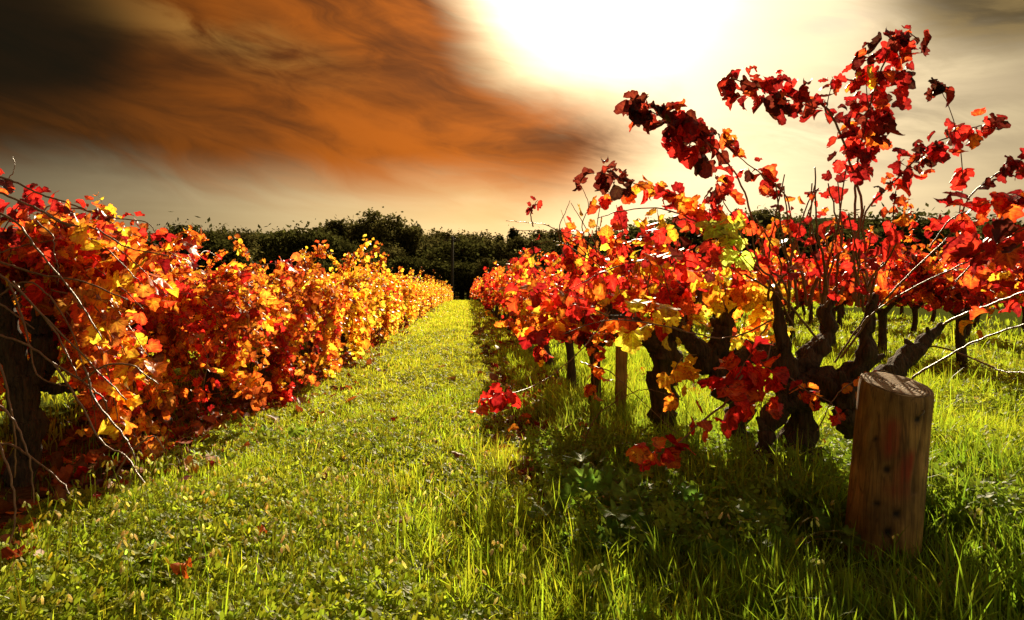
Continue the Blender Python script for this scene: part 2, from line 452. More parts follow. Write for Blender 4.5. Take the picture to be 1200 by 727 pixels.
# tall spire of leaves near (1045,90)
add_cane(r1, l1, [(1000, 350), (1001, 290), (1002, 240), (1006, 185), (1018, 130), (1030, 90), (1045, 55), (1062, 38), (1078, 48)], 3.95, 3.75, .008, .0025, fol,
         [(.42, .62, 20, .11, 'red', D(hi=True, dry=.4, spread=.07, palmix={'red': 2, 'deep': 2., 'orange': .3})), (.56, .88, 66, .115, 'red', D(hi=True, dry=.4, spread=.115, palmix={'red': 1.9, 'deep': 2.4, 'dead': .9, 'orange': .2})),
          (.86, 1., 14, .095, 'deep', MIX_TOP)])
add_cane(r1, l1, [(1018, 130), (1015, 95), (1018, 62)], 3.8, 3.78, .003, .0015, fol, [(.7, 1, 2, .1, 'deep', RD), (.5, .7, 2, .06, 'yellow', D(hi=True))])
# right ascending cane with leaves
add_cane(r1, l1, [(1018, 342), (1013, 290), (1015, 248), (1051, 210), (1082, 178), (1123, 155), (1150, 148), (1170, 143)], 3.9, 3.6, .006, .0022, fol,
         [(.48, 1., 52, .095, 'red', D(hi=True, dry=.6, spread=.055, palmix={'red': 1.7, 'deep': 2.2, 'dead': 1., 'orange': .2}))])
add_cane(r1, l1, [(1112, 300), (1123, 258), (1128, 196), (1116, 137), (1104, 108), (1092, 92)], 3.7, 3.6, .0035, .0015, fol, [(.93, 1., 6, .095, 'dead', D(hi=True, dry=.8, spread=.03)), (.45, .55, 3, .11, 'red', RD)])
add_cane(r1, l1, [(985, 420), (1025, 365), (1062, 325), (1120, 268), (1134, 234), (1160, 210), (1185, 194), (1204, 184)], 3.8, 3.2, .006, .0025, fol,
         [(.62, .76, 8, .11, 'red', RD2), (.9, 1., 10, .11, 'deep', D(hi=True, dry=.4, spread=.05))])
add_cane(r1, l1, [(1090, 290), (1113, 258), (1140, 244), (1170, 234), (1206, 222)], 3.5, 3.3, .004, .002, fol, [(.25, .5, 6, .08, 'red', RD2), (.7, 1, 9, .115, 'red', D(hi=True, dry=.3, palmix={'red': 2, 'orange': .8, 'deep': .6}))])
add_cane(r1, l1, [(978, 425), (1000, 392), (1023, 368), (1064, 340), (1131, 308), (1150, 296), (1165, 284)], 3.65, 3.2, .005, .0022, fol, [(.8, 1, 9, .12, 'deep', D(hi=True, dry=.2, spread=.06, palmix={'red': 2, 'deep': 2.}))])
add_cane(r1, l1, [(1104, 383), (1115, 375), (1156, 359), (1180, 350), (1208, 340)], 4.25, 3.7, .009, .005, fol, [(.6, 1, 6, .1, 'red', RD2)])
add_cane(r1, l1, [(1060, 450), (1077, 438), (1110, 418), (1137, 403), (1170, 390), (1206, 379)], 3.9, 3.4, .006, .004)
add_cane(r1, l1, [(1085, 405), (1115, 411), (1150, 425), (1178, 436), (1206, 437)], 4.2, 3.6, .005, .004)
# right edge big leaves
add_cane(r1, l1, [(1120, 330), (1150, 300), (1180, 280), (1210, 262)], 3.4, 3.0, .004, .002, fol, [(.35, 1, 8, .15, 'red', D(hi=True, dry=.1, spread=.08, palmix={'red': 2.2, 'deep': 2.4}))])
add_cane(r1, l1, [(1040, 330), (1046, 300), (1043, 270), (1050, 252)], 3.7, 3.6, .003, .0015, fol, [(.4, 1, 5, .11, 'red', D(hi=True, dry=.3, spread=.03))])
# bundle of upright canes
for i in range(26):
    bx = R.uniform(900, 1026); tx = bx + R.uniform(-14, 62) * (1 if i % 3 else -.6); ty = R.uniform(190, 285)
    by = R.uniform(345, 368); mx = (bx + tx) / 2 + R.uniform(-14, 14)
    add_cane(r1, l1, [(bx, by), (bx * .6 + mx * .4, by * .7 + ty * .3), (mx, (by + ty) / 2), (tx, ty)], 3.85 + R.normal(0, .08), 3.65 + R.normal(0, .2), .0075, .003, fol,
             [(.30, 1., int(R.integers(0, 5)), .085, 'red', D(hi=True, dry=.35, palmix={'red': 2, 'deep': 1, 'orange': .6}))])
# arcs reaching left in front of the row
add_cane(r1, l1, [(960, 400), (920, 352), (880, 326), (837, 306), (791, 300), (725, 312), (690, 328), (659, 343)], 3.9, 3.4, .006, .002, fol,
         [(.35, 1, 24, .115, 'red', D(hi=True, dry=.35, spread=.07, palmix={'red': 3, 'orange': .7, 'gold': .4, 'deep': .5}))])
add_cane(r1, l1, [(912, 345), (875, 305), (837, 276), (814, 259), (771, 244), (725, 248), (700, 256)], 3.9, 3.5, .006, .002, fol,
         [(.1, .6, 12, .115, 'red', D(hi=True, dry=.35, spread=.06, palmix={'red': 3, 'gold': .6, 'deep': .5}))])
add_cane(r1, l1, [(880, 320), (860, 285), (817, 240), (785, 226), (760, 220), (735, 212), (704, 202)], 3.85, 3.45, .005, .002, fol,
         [(.3, .82, 34, .10, 'orange', D(hi=True, dry=.4, spread=.06, palmix={'red': 1.5, 'orange': 1.4, 'deep': 1.4, 'gold': .3})), (.84, 1, 12, .10, 'dead', D(hi=True, dry=.8, spread=.05))])
add_cane(r1, l1, [(905, 375), (870, 392), (840, 396), (814, 391), (771, 381), (725, 375), (695, 379), (659, 392)], 3.85, 3.35, .0045, .002, fol, [(.7, 1, 5, .1, 'orange', D(hi=True))])
add_cane(r1, l1, [(930, 380), (900, 330), (872, 300), (852, 280), (838, 268)], 3.8, 3.5, .004, .002, fol, [(.7, 1, 9, .13, 'lime', D(hi=True, spread=.05))])
# drooping clusters of big red leaves low in front
add_cane(r1, l1, [(900, 380), (885, 405), (872, 428), (858, 450), (850, 470)], 3.7, 3.45, .004, .002, fol, [(.35, 1, 16, .135, 'red', D(hi=True, spread=.07, palmix={'red': 4, 'orange': .6}))])
add_cane(r1, l1, [(905, 400), (896, 435), (893, 465), (893, 490)], 3.7, 3.45, .004, .002, fol, [(.3, 1, 14, .14, 'red', D(hi=True, spread=.06, palmix={'red': 3, 'orange': 1.3}))])
add_cane(r1, l1, [(870, 440), (852, 470), (825, 492), (800, 515), (780, 530), (745, 528)], 3.5, 3.3, .0065, .002, fol, [(.68, 1, 13, .105, 'orange', D(hi=True, spread=.045, palmix={'red': 2, 'orange': 1.3})), (.35, .6, 3, .1, 'red', D(hi=True))])
add_cane(r1, l1, [(922, 440), (945, 458), (970, 470), (985, 490)], 3.65, 3.55, .004, .002, fol, [(.2, 1, 11, .085, 'orange', D(hi=True, dry=.3, spread=.035, palmix={'red': 2, 'orange': 2}))])
add_cane(r1, l1, [(958, 505), (985, 458), (1030, 436), (1040, 436)], 3.6, 3.7, .003, .002, fol, [(.5, .9, 5, .07, 'orange', D(hi=True))])
fol.build('foliage', [M_LEAF], r1)

# ------------------------------------------------ vine whose forked head rises just left of the hero
r2, l2 = root_at(872, 4.35, 'forked grapevine with dark two-armed head and yellow leaves, just left of the largest vine', G_R)
limb(r2, l2, [(876, 560), (868, 515), (860, 470), (840, 440), (822, 415), (806, 395), (788, 370)], [4.35] * 7, [19, 15, 13, 13, 12, 10, 7], 'trunk', rough=.3)
limb(r2, l2, [(828, 425), (842, 403), (850, 375), (858, 345)], [4.35] * 4, [12, 11, 9, 6], 'arm', rough=.26)
limb(r2, l2, [(838, 440), (868, 420), (895, 412), (915, 425)], [4.35] * 4, [12, 11, 11, 10], 'arm', rough=.26)
limb(r2, l2, [(806, 395), (775, 388), (745, 378), (715, 372)], [4.35, 4.3, 4.25, 4.2], [9, 7, 5, 3], 'arm', rough=.22)
fol = MB()
YM = {'gold': 2.5, 'yellow': 3.2, 'orange': .8, 'red': .3}
for (bx, by, tx, ty, pm, cnt) in [(790, 370, 770, 270, 'r', 22), (800, 380, 812, 280, 'r', 24), (850, 350, 852, 250, 'y', 20), (858, 350, 885, 300, 'y', 26), (858, 350, 905, 340, 'y', 26),
                              (800, 390, 760, 350, 'y', 16), (850, 360, 835, 320, 'y', 20), (870, 420, 880, 340, 'y', 30), (890, 415, 905, 340, 'y', 24), (890, 412, 870, 380, 'y', 16),
                              (840, 405, 800, 350, 'y', 12), (715, 372, 660, 345, 'r', 12), (745, 378, 722, 330, 'm', 14), (780, 388, 745, 300, 'r', 16), (860, 350, 930, 300, 'm', 18), (860, 350, 940, 265, 'm', 14)]:
    pmx = {'r': {'red': 3, 'deep': .6, 'orange': .8}, 'y': YM, 'm': {'red': 1.5, 'orange': 1.5, 'gold': 1}}[pm]
    add_cane(r2, l2, [(bx, by), ((bx * 2 + tx) / 3 + R.uniform(-8, 8), (by * 2 + ty) / 3), ((bx + 2 * tx) / 3 + R.uniform(-8, 8), (by + 2 * ty) / 3), (tx, ty)], 4.35 + R.normal(0, .1), 4.3 + R.normal(0, .35), .005, .002, fol,
             [(.15, 1, cnt if pm == 'y' else int(cnt * .6), .115, 'gold', D(hi=True, dry=.25, spread=.08, palmix=pmx))])
add_cane(r2, l2, [(790, 372), (765, 380), (745, 385), (735, 390)], 4.2, 3.6, .004, .002, fol, [(.85, 1, 3, .16, 'yellow', D(hi=True, spread=.02, droop=1.6))])
add_cane(r2, l2, [(820, 415), (800, 420), (790, 440), (800, 470)], 4.3, 4.1, .004, .002, fol, [(.3, 1, 8, .11, 'gold', D(hi=True))])
fol.build('foliage', [M_LEAF], r2)

# ------------------------------------------------ vine with the thick bare stump of a trunk, third back
r3, l3 = root_at(780, 5.05, 'grapevine with thick straight shaggy trunk between the forked vine and the square stake', G_R)
limb(r3, l3, [(782, 525), (778, 490), (776, 450), (780, 415), (785, 380), (784, 348)], [5.05] * 6, [18, 15, 14, 16, 12, 7], 'trunk', rough=.3, wob=.2)
limb(r3, l3, [(780, 410), (755, 395), (730, 378), (712, 360)], [5.05] * 4, [11, 9, 7, 4], 'arm')
limb(r3, l3, [(783, 400), (800, 380), (815, 360), (820, 340)], [5.1] * 4, [10, 8, 6, 4], 'arm')
fol = MB()
for i in range(17):
    bx, by = (712 + R.uniform(0, 108), R.uniform(345, 385)); tx = bx + R.uniform(-60, 50); ty = R.uniform(235, 320)
    pm = [{'red': 3, 'deep': .7, 'orange': 1}, {'gold': 2, 'yellow': 1.6, 'orange': .7}, {'orange': 2, 'red': 1.5, 'gold': .8}][int(R.choice(3, p=[.4, .36, .24]))]
    add_cane(r3, l3, [(bx, by), ((bx * 2 + tx) / 3 + R.uniform(-8, 8), (by * 2 + ty) / 3 - 8), ((bx + 2 * tx) / 3, (by + 2 * ty) / 3 - 10), (tx, ty)], 5.05, 5.0 + R.normal(0, .3), .005, .002, fol,
             [(.15, 1, int(R.integers(4, 11)), .125, 'red', D(hi=True, dry=.3, spread=.08, palmix=pm))])
for (pts, y0, y1, lv) in [
        ([(715, 365), (690, 400), (660, 430), (620, 455), (590, 462), (566, 470)], 4.9, 3.9, [(.8, 1, 15, .115, 'red', D(hi=True, spread=.045))]),
        ([(712, 362), (700, 400), (695, 425), (697, 455)], 4.9, 4.6, [(.3, 1, 12, .10, 'orange', D(hi=True, spread=.03))]),
        ([(680, 424), (698, 430), (718, 438), (751, 469), (794, 509)], 4.6, 3.9, []),
        ([(682, 529), (690, 505), (705, 482), (745, 459), (768, 458), (800, 470)], 4.3, 4.2, []),
        ([(712, 362), (680, 350), (640, 345), (612, 352)], 5., 4.6, [(.3, 1, 16, .12, 'red', D(hi=True, spread=.07, palmix={'red': 3, 'orange': 1}))]),
        ([(705, 370), (670, 365), (645, 372), (628, 390)], 5., 4.5, [(.3, 1, 14, .115, 'orange', D(hi=True, spread=.07, palmix={'red': 2, 'orange': 1, 'gold': 1}))]),
        ([(730, 340), (690, 300), (649, 268), (620, 261), (593, 259)], 5., 4.5, [(.2, .55, 5, .1, 'red', D(hi=True, dry=.4))]),
        ([(735, 345), (700, 295), (672, 275), (640, 272), (600, 270)], 5.1, 4.9, [(.1, .5, 6, .1, 'red', D(hi=True, dry=.4))]),
        ([(690, 305), (660, 285), (636, 285), (615, 300)], 5.1, 5.2, []),
        ([(625, 266), (622, 250), (630, 235)], 4.6, 4.6, [(.5, 1, 4, .07, 'deep', D(hi=True, dry=.5, spread=.02))]),
        ([(690, 300), (682, 265), (690, 240), (678, 214)], 5., 4.8, [(.85, 1, 2, .1, 'dead', D(hi=True, dry=.5, spread=.02))]),
        ([(700, 310), (698, 280), (704, 240), (715, 225)], 5., 4.8, [(.3, 1, 10, .1, 'orange', D(hi=True, dry=.3, palmix={'orange': 2, 'red': 1, 'brown': 1}))]),
        ([(660, 300), (655, 270), (662, 250), (668, 235)], 5.2, 5.1, []), ]:
    add_cane(r3, l3, pts, y0, y1, .0042, .0017, fol, lv)
fol.build('foliage', [M_LEAF], r3)

# ================================================================== LEFT END VINE
r4, l4 = root_at(25, 3.96, 'end grapevine of the left row, dark leaning trunk and long bare hanging canes', G_L)
limb(r4, l4, [(28, 580), (26, 545), (33, 505), (30, 470), (18, 430), (8, 390), (0, 350), (-6, 310)], [3.96] * 8, [19, 16, 17, 15, 15, 14, 10, 7], 'trunk', rough=.28, n=40, wob=.3)
limb(r4, l4, [(30, 455), (48, 430), (52, 400), (48, 370), (60, 340)], [4.0] * 5, [13, 14, 14, 11, 6], 'arm', rough=.26)
limb(r4, l4, [(22, 440), (60, 455), (95, 452), (130, 440)], [4.05] * 4, [7, 6, 5, 3], 'arm', rough=.2)
limb(r4, l4, [(2, 360), (-25, 330), (-50, 300)], [3.96] * 3, [12, 10, 6], 'arm')
fol = MB()
LM = {'red': 1.6, 'orange': 2.0, 'gold': 1.2, 'rust': 2.}
LM2 = {'orange': 2, 'gold': 1.3, 'brown': .5, 'rust': 2.2, 'red': .6}
LR = {'red': 3, 'deep': .8, 'orange': 1.2}
bare = [([(-20, 386), (30, 404), (63, 426), (96, 447), (118, 464), (124, 472), (125, 490)], 3.3, 3.3), ([(63, 426), (91, 469), (118, 517), (149, 537), (172, 571)], 3.3, 3.1),
        ([(10, 330), (21, 356), (30, 383), (36, 411), (42, 437), (63, 449), (80, 452)], 3.4, 3.3), ([(15, 330), (30, 348), (63, 386), (80, 419), (94, 444)], 3.35, 3.3),
        ([(-20, 345), (0, 356), (22, 372), (40, 386)], 3.4, 3.4), ([(-15, 315), (0, 323), (27, 345), (77, 397), (110, 430), (148, 469)], 3.3, 3.2),
        ([(-18, 415), (0, 430), (12, 474), (18, 520), (17, 560)], 3.2, 3.15), ([(-20, 515), (0, 520), (22, 526), (63, 557), (85, 582)], 3.1, 2.85),
        ([(-16, 505), (0, 523), (14, 565), (18, 607), (10, 640), (2, 668)], 3., 2.75), ([(128, 580), (140, 550), (157, 526), (180, 512), (194, 530)], 3.3, 3.4),
        ([(-30, 370), (-5, 350), (30, 330), (60, 350), (85, 390), (98, 430)], 3.5, 3.4)]
bare += [([(-20, 240), (20, 262), (50, 300), (92, 352), (120, 398)], 3.3, 3.15), ([(-20, 300), (15, 312), (50, 322), (96, 330), (150, 352)], 3.4, 3.2),
         ([(40, 243), (75, 262), (110, 268), (150, 290), (196, 300)], 3.3, 3.4), ([(98, 430), (112, 470), (140, 505), (158, 540), (150, 575)], 3.25, 3.1),
         ([(96, 447), (120, 430), (152, 428), (185, 450)], 3.3, 3.3), ([(-10, 470), (14, 490), (34, 535), (40, 590)], 3.0, 2.9)]
for pts, a, b in bare:
    add_cane(r4, l4, pts, a, b, .0056, .0028)
add_cane(r4, l4, [(-40, 206), (0, 208), (20, 215), (50, 229), (82, 239), (109, 249), (142, 257), (172, 261), (182, 272)], 3.3, 3.5, .006, .002, fol,
         [(.0, .15, 5, .1, 'deep', D(hi=True, dry=.3)), (.45, .75, 9, .085, 'red', D(hi=True, dry=.5, palmix=LR)), (.85, 1, 5, .06, 'red', D(hi=True, dry=.6, spread=.03))])
add_cane(r4, l4, [(-40, 216), (0, 226), (40, 243), (66, 256), (99, 276), (125, 292), (155, 322), (172, 340)], 3.3, 3.4, .006, .002, fol, [(.0, .3, 5, .1, 'deep', D(hi=True, dry=.3, palmix=LR)), (.6, 1, 10, .1, 'red', D(hi=True, palmix=LM))])
add_cane(r4, l4, [(8, 212), (15, 203), (17, 194), (15, 184)], 3.35, 3.35, .0025, .001)
add_cane(r4, l4, [(43, 259), (61, 276), (63, 295), (68, 312), (68, 332)], 3.35, 3.3, .004, .002)
add_cane(r4, l4, [(-10, 300), (20, 290), (60, 282), (110, 275), (135, 284)], 3.5, 3.6, .004, .002, fol, [(.2, 1, 22, .10, 'red', D(hi=True, palmix=LR))])
add_cane(r4, l4, [(-10, 300), (10, 260), (30, 232), (50, 222)], 3.6, 3.7, .004, .002, fol, [(.2, 1, 18, .095, 'deep', D(hi=True, dry=.3, palmix={'deep': 2, 'red': 1.5}))])
for i in range(34):     # foliage that sweeps from the head to the lane side
    by = R.uniform(290, 365); bx = R.uniform(-10, 55); tx = R.uniform(60, 215); ty = R.uniform(285, 545)
    if tx < 105 and ty > 400: tx += 70
    top = min(by, ty) - R.uniform(10, 55)
    Yc = R.uniform(3.55, 4.7)
    pts = [(bx, by), (bx * .65 + tx * .35, max(top, 232 + bx * .18)), (bx * .25 + tx * .75, (top + ty) / 2), (tx, ty)]
    pm = [LM, LM2, LR, {'gold': 3, 'orange': 1}][int(R.choice(4, p=[.32, .44, .14, .10]))]
    add_cane(r4, l4, pts, 3.96, Yc, .005, .002, fol, [(.25, 1, int(R.integers(22, 38)), .105, 'red', D(hi=True, dry=.3, spread=.075, sizevar=.34, palmix=pm))])
add_cane(r4, l4, [(60, 340), (100, 350), (120, 372), (128, 400)], 3.6, 3.3, .004, .002, fol, [(.3, 1, 14, .13, 'orange', D(hi=True, palmix=LM2))])
add_cane(r4, l4, [(60, 350), (110, 400), (130, 450), (140, 500)], 3.6, 3.4, .004, .002, fol, [(.3, 1, 18, .13, 'orange', D(hi=True, palmix=LM2))])
for (tx, ty) in [(20, 300), (8, 280), (45, 310), (30, 260), (75, 300), (60, 325), (0, 250), (90, 330)]:
    add_cane(r4, l4, [(0, 340), ((tx) * .5, (340 + ty) / 2 - 12), (tx, ty)], 3.96, R.uniform(3.8, 4.5), .004, .002, fol, [(.25, 1, 18, .10, 'red', D(hi=True, dry=.15, palmix=LR if R.uniform() < .6 else LM))])
fol.build('foliage', [M_LEAF], r4)

# ================================================================== VINE VARIANTS AND ROWS
LEFTKW = dict(ncane=70, clen=(.8, 1.45), grav=1.6, leaf=.055, floor=.05, lpc=60, up=.80, bare=.14, head=.64, spray=.03)
for k in range(3): make_vine_meshes(('LR', k), mix={'red': 1.8, 'orange': 2.2, 'gold': 1.7, 'deep': .5, 'rust': 2.2}, hi=True, sep_canes=7, **LEFTKW)
for k in range(3): make_vine_meshes(('LO', k), mix={'orange': 2.2, 'gold': 3.0, 'red': .7, 'yellow': .4, 'rust': 1.9}, hi=True, sep_canes=7, **LEFTKW)
for k in range(4): make_vine_meshes(('LG', k), mix={'gold': 3.4, 'yellow': 1.9, 'orange': 1.2, 'red': .3, 'rust': 1.0}, hi=False, sep_canes=4, **LEFTKW)
RIGHTKW = dict(ncane=38, clen=(.6, 1.2), grav=1.05, leaf=.070, lpc=31, up=1.0, bare=.18, head=.66, limx=.46, spray=.22)
for k in range(3): make_vine_meshes(('RR', k), mix={'red': 3, 'orange': 1.3, 'gold': .9, 'deep': .6}, hi=True, floor=.60, sep_canes=12, trunk_r=.056, **RIGHTKW)
for k in range(3): make_vine_meshes(('RG', k), mix={'gold': 1.6, 'orange': 2, 'red': 2.0, 'yellow': .8}, hi=False, floor=.64, sep_canes=5, trunk_r=.054, **RIGHTKW)
for k in range(3): make_vine_meshes(('R2', k), mix={'red': 3.2, 'orange': 1.2, 'gold': .8, 'deep': .8}, hi=False, floor=.50, sep_canes=5, trunk_r=.056, **RIGHTKW)

ORD = ['', 'first', 'second', 'third', 'fourth', 'fifth', 'sixth', 'seventh', 'eighth']
# left row
y = 5.35; i = 2
while y < 88:
    if i <= 3: key = ('LR', i % 3)
    elif i <= 4: key = ('LO', i % 3)
    else: key = ('LG', random.randrange(4)) if random.random() < .84 else ('LO', random.randrange(3))
    col = {'LR': 'red and orange', 'LO': 'orange', 'LG': 'golden'}[key[0]]
    if i <= 8: lab = f'{col} leafy grapevine, {ORD[i]} from the near end of the left row'
    else: lab = 'golden leafy grapevine further down the long left row towards the dark trees'
    place_vine(key, -2.27 + random.uniform(-.06, .06), y, lab, G_L, random.choice([0, math.pi]) + random.uniform(-.15, .15), random.uniform(1.02, 1.08) if i < 5 else (random.uniform(1.0, 1.08) if i < 14 else random.uniform(.90, 1.0)), sep=i < 9)
    y += 1.42 * random.uniform(.94, 1.06); i += 1
# lane-side right row
y = 6.0; i = 4
for y in [5.85, 7.4, 9.2] + [9.2 + 1.55 * k for k in range(1, 51)]:
    key = ('RR', i % 3) if i < 8 else (('RG', random.randrange(3)) if random.random() < .5 else ('R2', random.randrange(3)))
    if i <= 8: lab = {4: 'red leaved grapevine beside the square stake in the right row', 5: 'red leaved grapevine, next one beyond the square stake', 6: 'red leaved grapevine, second beyond the square stake'}.get(i, f'red leaved grapevine, {ORD[i - 4]} beyond the square stake in the right row')
    else: lab = 'red and gold grapevine far along the right edge of the lane'
    x = {5.85: 1.0, 7.4: 1.0, 9.2: 1.05}.get(y, 1.05)
    place_vine(key, x + random.uniform(-.05, .05), y, lab, G_R, random.choice([0, math.pi]) + random.uniform(-.2, .2), random.uniform(.80, .90), sep=i < 9)
    i += 1
# rows further right
G2, G3, G4 = 'grapevines of the second row to the right', 'grapevines of the third row to the right', 'grapevines of the fourth row to the right'
i = 0
for k in range(27):
    y = 7.4 + 1.5 * k
    key = ('R2', random.randrange(3)) if (k < 6 or random.random() < .4) else ('RG', random.randrange(3))
    lab = ('red grapevine with bare dark trunk in second right row, seen right of the post',
           'red grapevine with leaning arms in second right row, just above the post')[k] if k < 2 else 'red and gold grapevine in second right row, seen behind canes of the largest vine'
    place_vine(key, 5.72 + random.uniform(-.08, .08), y, lab, G2, random.choice([0, math.pi]) + random.uniform(-.2, .2), random.uniform(.96, 1.1), sep=k < 4)
for k in range(16):
    key = ('RG', random.randrange(3)) if random.random() < .6 else ('R2', random.randrange(3))
    place_vine(key, 9.0 + random.uniform(-.1, .1), 12.2 + 1.6 * k, 'red and gold grapevine in the third right row, behind the second', G3, random.choice([0, math.pi]), random.uniform(.98, 1.12), sep=False)
for k in range(12):
    place_vine(('RG', random.randrange(3)), 12.3 + random.uniform(-.1, .1), 17 + 1.6 * k, 'golden grapevine in the fourth right row, behind the third', G4, random.choice([0, math.pi]), random.uniform(1., 1.12), sep=False)
for k in range(6):
    place_vine(('LO', random.randrange(3)), -5.6, 8.6 + 1.5 * k, 'orange grapevine of the next row over, glimpsed beneath the left row', 'grapevines of the second row to the left', 0, 1., sep=False)

# ================================================================== POSTS
def post_material():
    m, nt = mat('weathered_post'); L = nt.links
    tc = N(nt, 'ShaderNodeTexCoord')
    mp = N(nt, 'ShaderNodeMapping'); mp.inputs['Scale'].default_value = (1, 1, .06); L.new(tc.outputs['Object'], mp.inputs['Vector'])
    g = setin(N(nt, 'ShaderNodeTexNoise'), Scale=55., Detail=6., Roughness=.7); L.new(mp.outputs['Vector'], g.inputs['Vector'])
    b = setin(N(nt, 'ShaderNodeTexNoise'), Scale=7., Detail=4.); L.new(tc.outputs['Object'], b.inputs['Vector'])
    c1 = ramp(nt, [(.3, (.20, .10, .028)), (.55, (.48, .27, .08)), (.75, (.60, .38, .13))]); L.new(g.outputs['Fac'], c1.inputs['Fac'])
    mp2 = N(nt, 'ShaderNodeMapping'); mp2.inputs['Scale'].default_value = (1, 1, .035); L.new(tc.outputs['Object'], mp2.inputs['Vector'])
    ck = setin(N(nt, 'ShaderNodeTexNoise'), Scale=38., Detail=2., Roughness=.5, Distortion=.3); L.new(mp2.outputs['Vector'], ck.inputs['Vector'])
    ckr = ramp(nt, [(.455, (0, 0, 0)), (.49, (1, 1, 1)), (.525, (0, 0, 0))]); L.new(ck.outputs['Fac'], ckr.inputs['Fac'])
    c2 = ramp(nt, [(.35, (.45, .42, .4)), (.65, (1.1, 1.05, 1.0))]); L.new(b.outputs['Fac'], c2.inputs['Fac'])
    mu = N(nt, 'ShaderNodeMix', data_type='RGBA', blend_type='MULTIPLY'); mu.inputs[0].default_value = 1
    L.new(c1.outputs['Color'], mu.inputs[6]); L.new(c2.outputs['Color'], mu.inputs[7])
    at = N(nt, 'ShaderNodeAttribute', attribute_name='Col')          # red paint marks carried by the mesh (r channel lowered)
    sp = N(nt, 'ShaderNodeSeparateColor'); L.new(at.outputs['Color'], sp.inputs['Color'])
    pm = N(nt, 'ShaderNodeMath', operation='MULTIPLY'); L.new(sp.outputs[0], pm.inputs[0]); 
    r2_ = ramp(nt, [(.35, (0, 0, 0)), (.6, (1, 1, 1))]); L.new(g.outputs['Fac'], r2_.inputs['Fac'])
    ma = N(nt, 'ShaderNodeMath', operation='MULTIPLY_ADD'); ma.inputs[1].default_value = .5; ma.inputs[2].default_value = .45
    L.new(r2_.outputs['Color'], ma.inputs[0]); L.new(ma.outputs[0], pm.inputs[1])
    mx = N(nt, 'ShaderNodeMix', data_type='RGBA'); mx.inputs[7].default_value = (.40, .028, .014, 1)
    L.new(pm.outputs[0], mx.inputs[0]); L.new(mu.outputs[2], mx.inputs[6])
    dk = N(nt, 'ShaderNodeMix', data_type='RGBA'); dk.inputs[7].default_value = (.018, .010, .006, 1)
    cm = N(nt, 'ShaderNodeMath', operation='MULTIPLY'); L.new(ckr.outputs['Color'], cm.inputs[0]); L.new(b.outputs['Fac'], cm.inputs[1])
    dm = N(nt, 'ShaderNodeMath', operation='MAXIMUM'); L.new(cm.outputs[0], dm.inputs[0]); L.new(sp.outputs[1], dm.inputs[1])
    L.new(dm.outputs[0], dk.inputs[0]); L.new(mx.outputs[2], dk.inputs[6])
    pb = setin(N(nt, 'ShaderNodeBsdfPrincipled'), Roughness=.72); L.new(dk.outputs[2], pb.inputs['Base Color'])
    bp = setin(N(nt, 'ShaderNodeBump'), Strength=.7, Distance=.008); L.new(g.outputs['Fac'], bp.inputs['Height']); L.new(bp.outputs['Normal'], pb.inputs['Normal'])
    o = N(nt, 'ShaderNodeOutputMaterial'); L.new(pb.outputs[0], o.inputs['Surface'])
    return m

def endgrain_material():
    m, nt = mat('sawn_end_grain'); L = nt.links
    tc = N(nt, 'ShaderNodeTexCoord')
    mp = N(nt, 'ShaderNodeMapping'); mp.inputs['Location'].default_value = (-.05, .015, 0); mp.inputs['Scale'].default_value = (1, 1, 0)
    L.new(tc.outputs['Object'], mp.inputs['Vector'])
    w = setin(N(nt, 'ShaderNodeTexWave', wave_type='RINGS', rings_direction='SPHERICAL'), Scale=28., Distortion=2.5, Detail=3.); w.inputs['Detail Scale'].default_value = 3
    L.new(mp.outputs['Vector'], w.inputs['Vector'])
    n = setin(N(nt, 'ShaderNodeTexNoise'), Scale=60., Detail=5.); L.new(tc.outputs['Object'], n.inputs['Vector'])
    mm = N(nt, 'ShaderNodeMath', operation='MULTIPLY'); L.new(w.outputs['Fac'], mm.inputs[0]); L.new(n.outputs['Fac'], mm.inputs[1])
    c = ramp(nt, [(.1, (.13, .07, .03)), (.35, (.34, .21, .10)), (.6, (.48, .33, .17))]); L.new(mm.outputs[0], c.inputs['Fac'])
    pb = setin(N(nt, 'ShaderNodeBsdfPrincipled'), Roughness=.8); L.new(c.outputs['Color'], pb.inputs['Base Color'])
    bp = setin(N(nt, 'ShaderNodeBump'), Strength=.6, Distance=.006); L.new(mm.outputs[0], bp.inputs['Height']); L.new(bp.outputs['Normal'], pb.inputs['Normal'])
    o = N(nt, 'ShaderNodeOutputMaterial'); L.new(pb.outputs[0], o.inputs['Surface'])
    return m
M_POST, M_END = post_material(), endgrain_material()
M_METAL, _nt = mat('rusty_wire')
_p = setin(N(_nt, 'ShaderNodeBsdfPrincipled'), Roughness=.45, Metallic=.8); _p.inputs['Base Color'].default_value = (.20, .15, .12, 1)
_nt.links.new(_p.outputs[0], N(_nt, 'ShaderNodeOutputMaterial').inputs['Surface'])

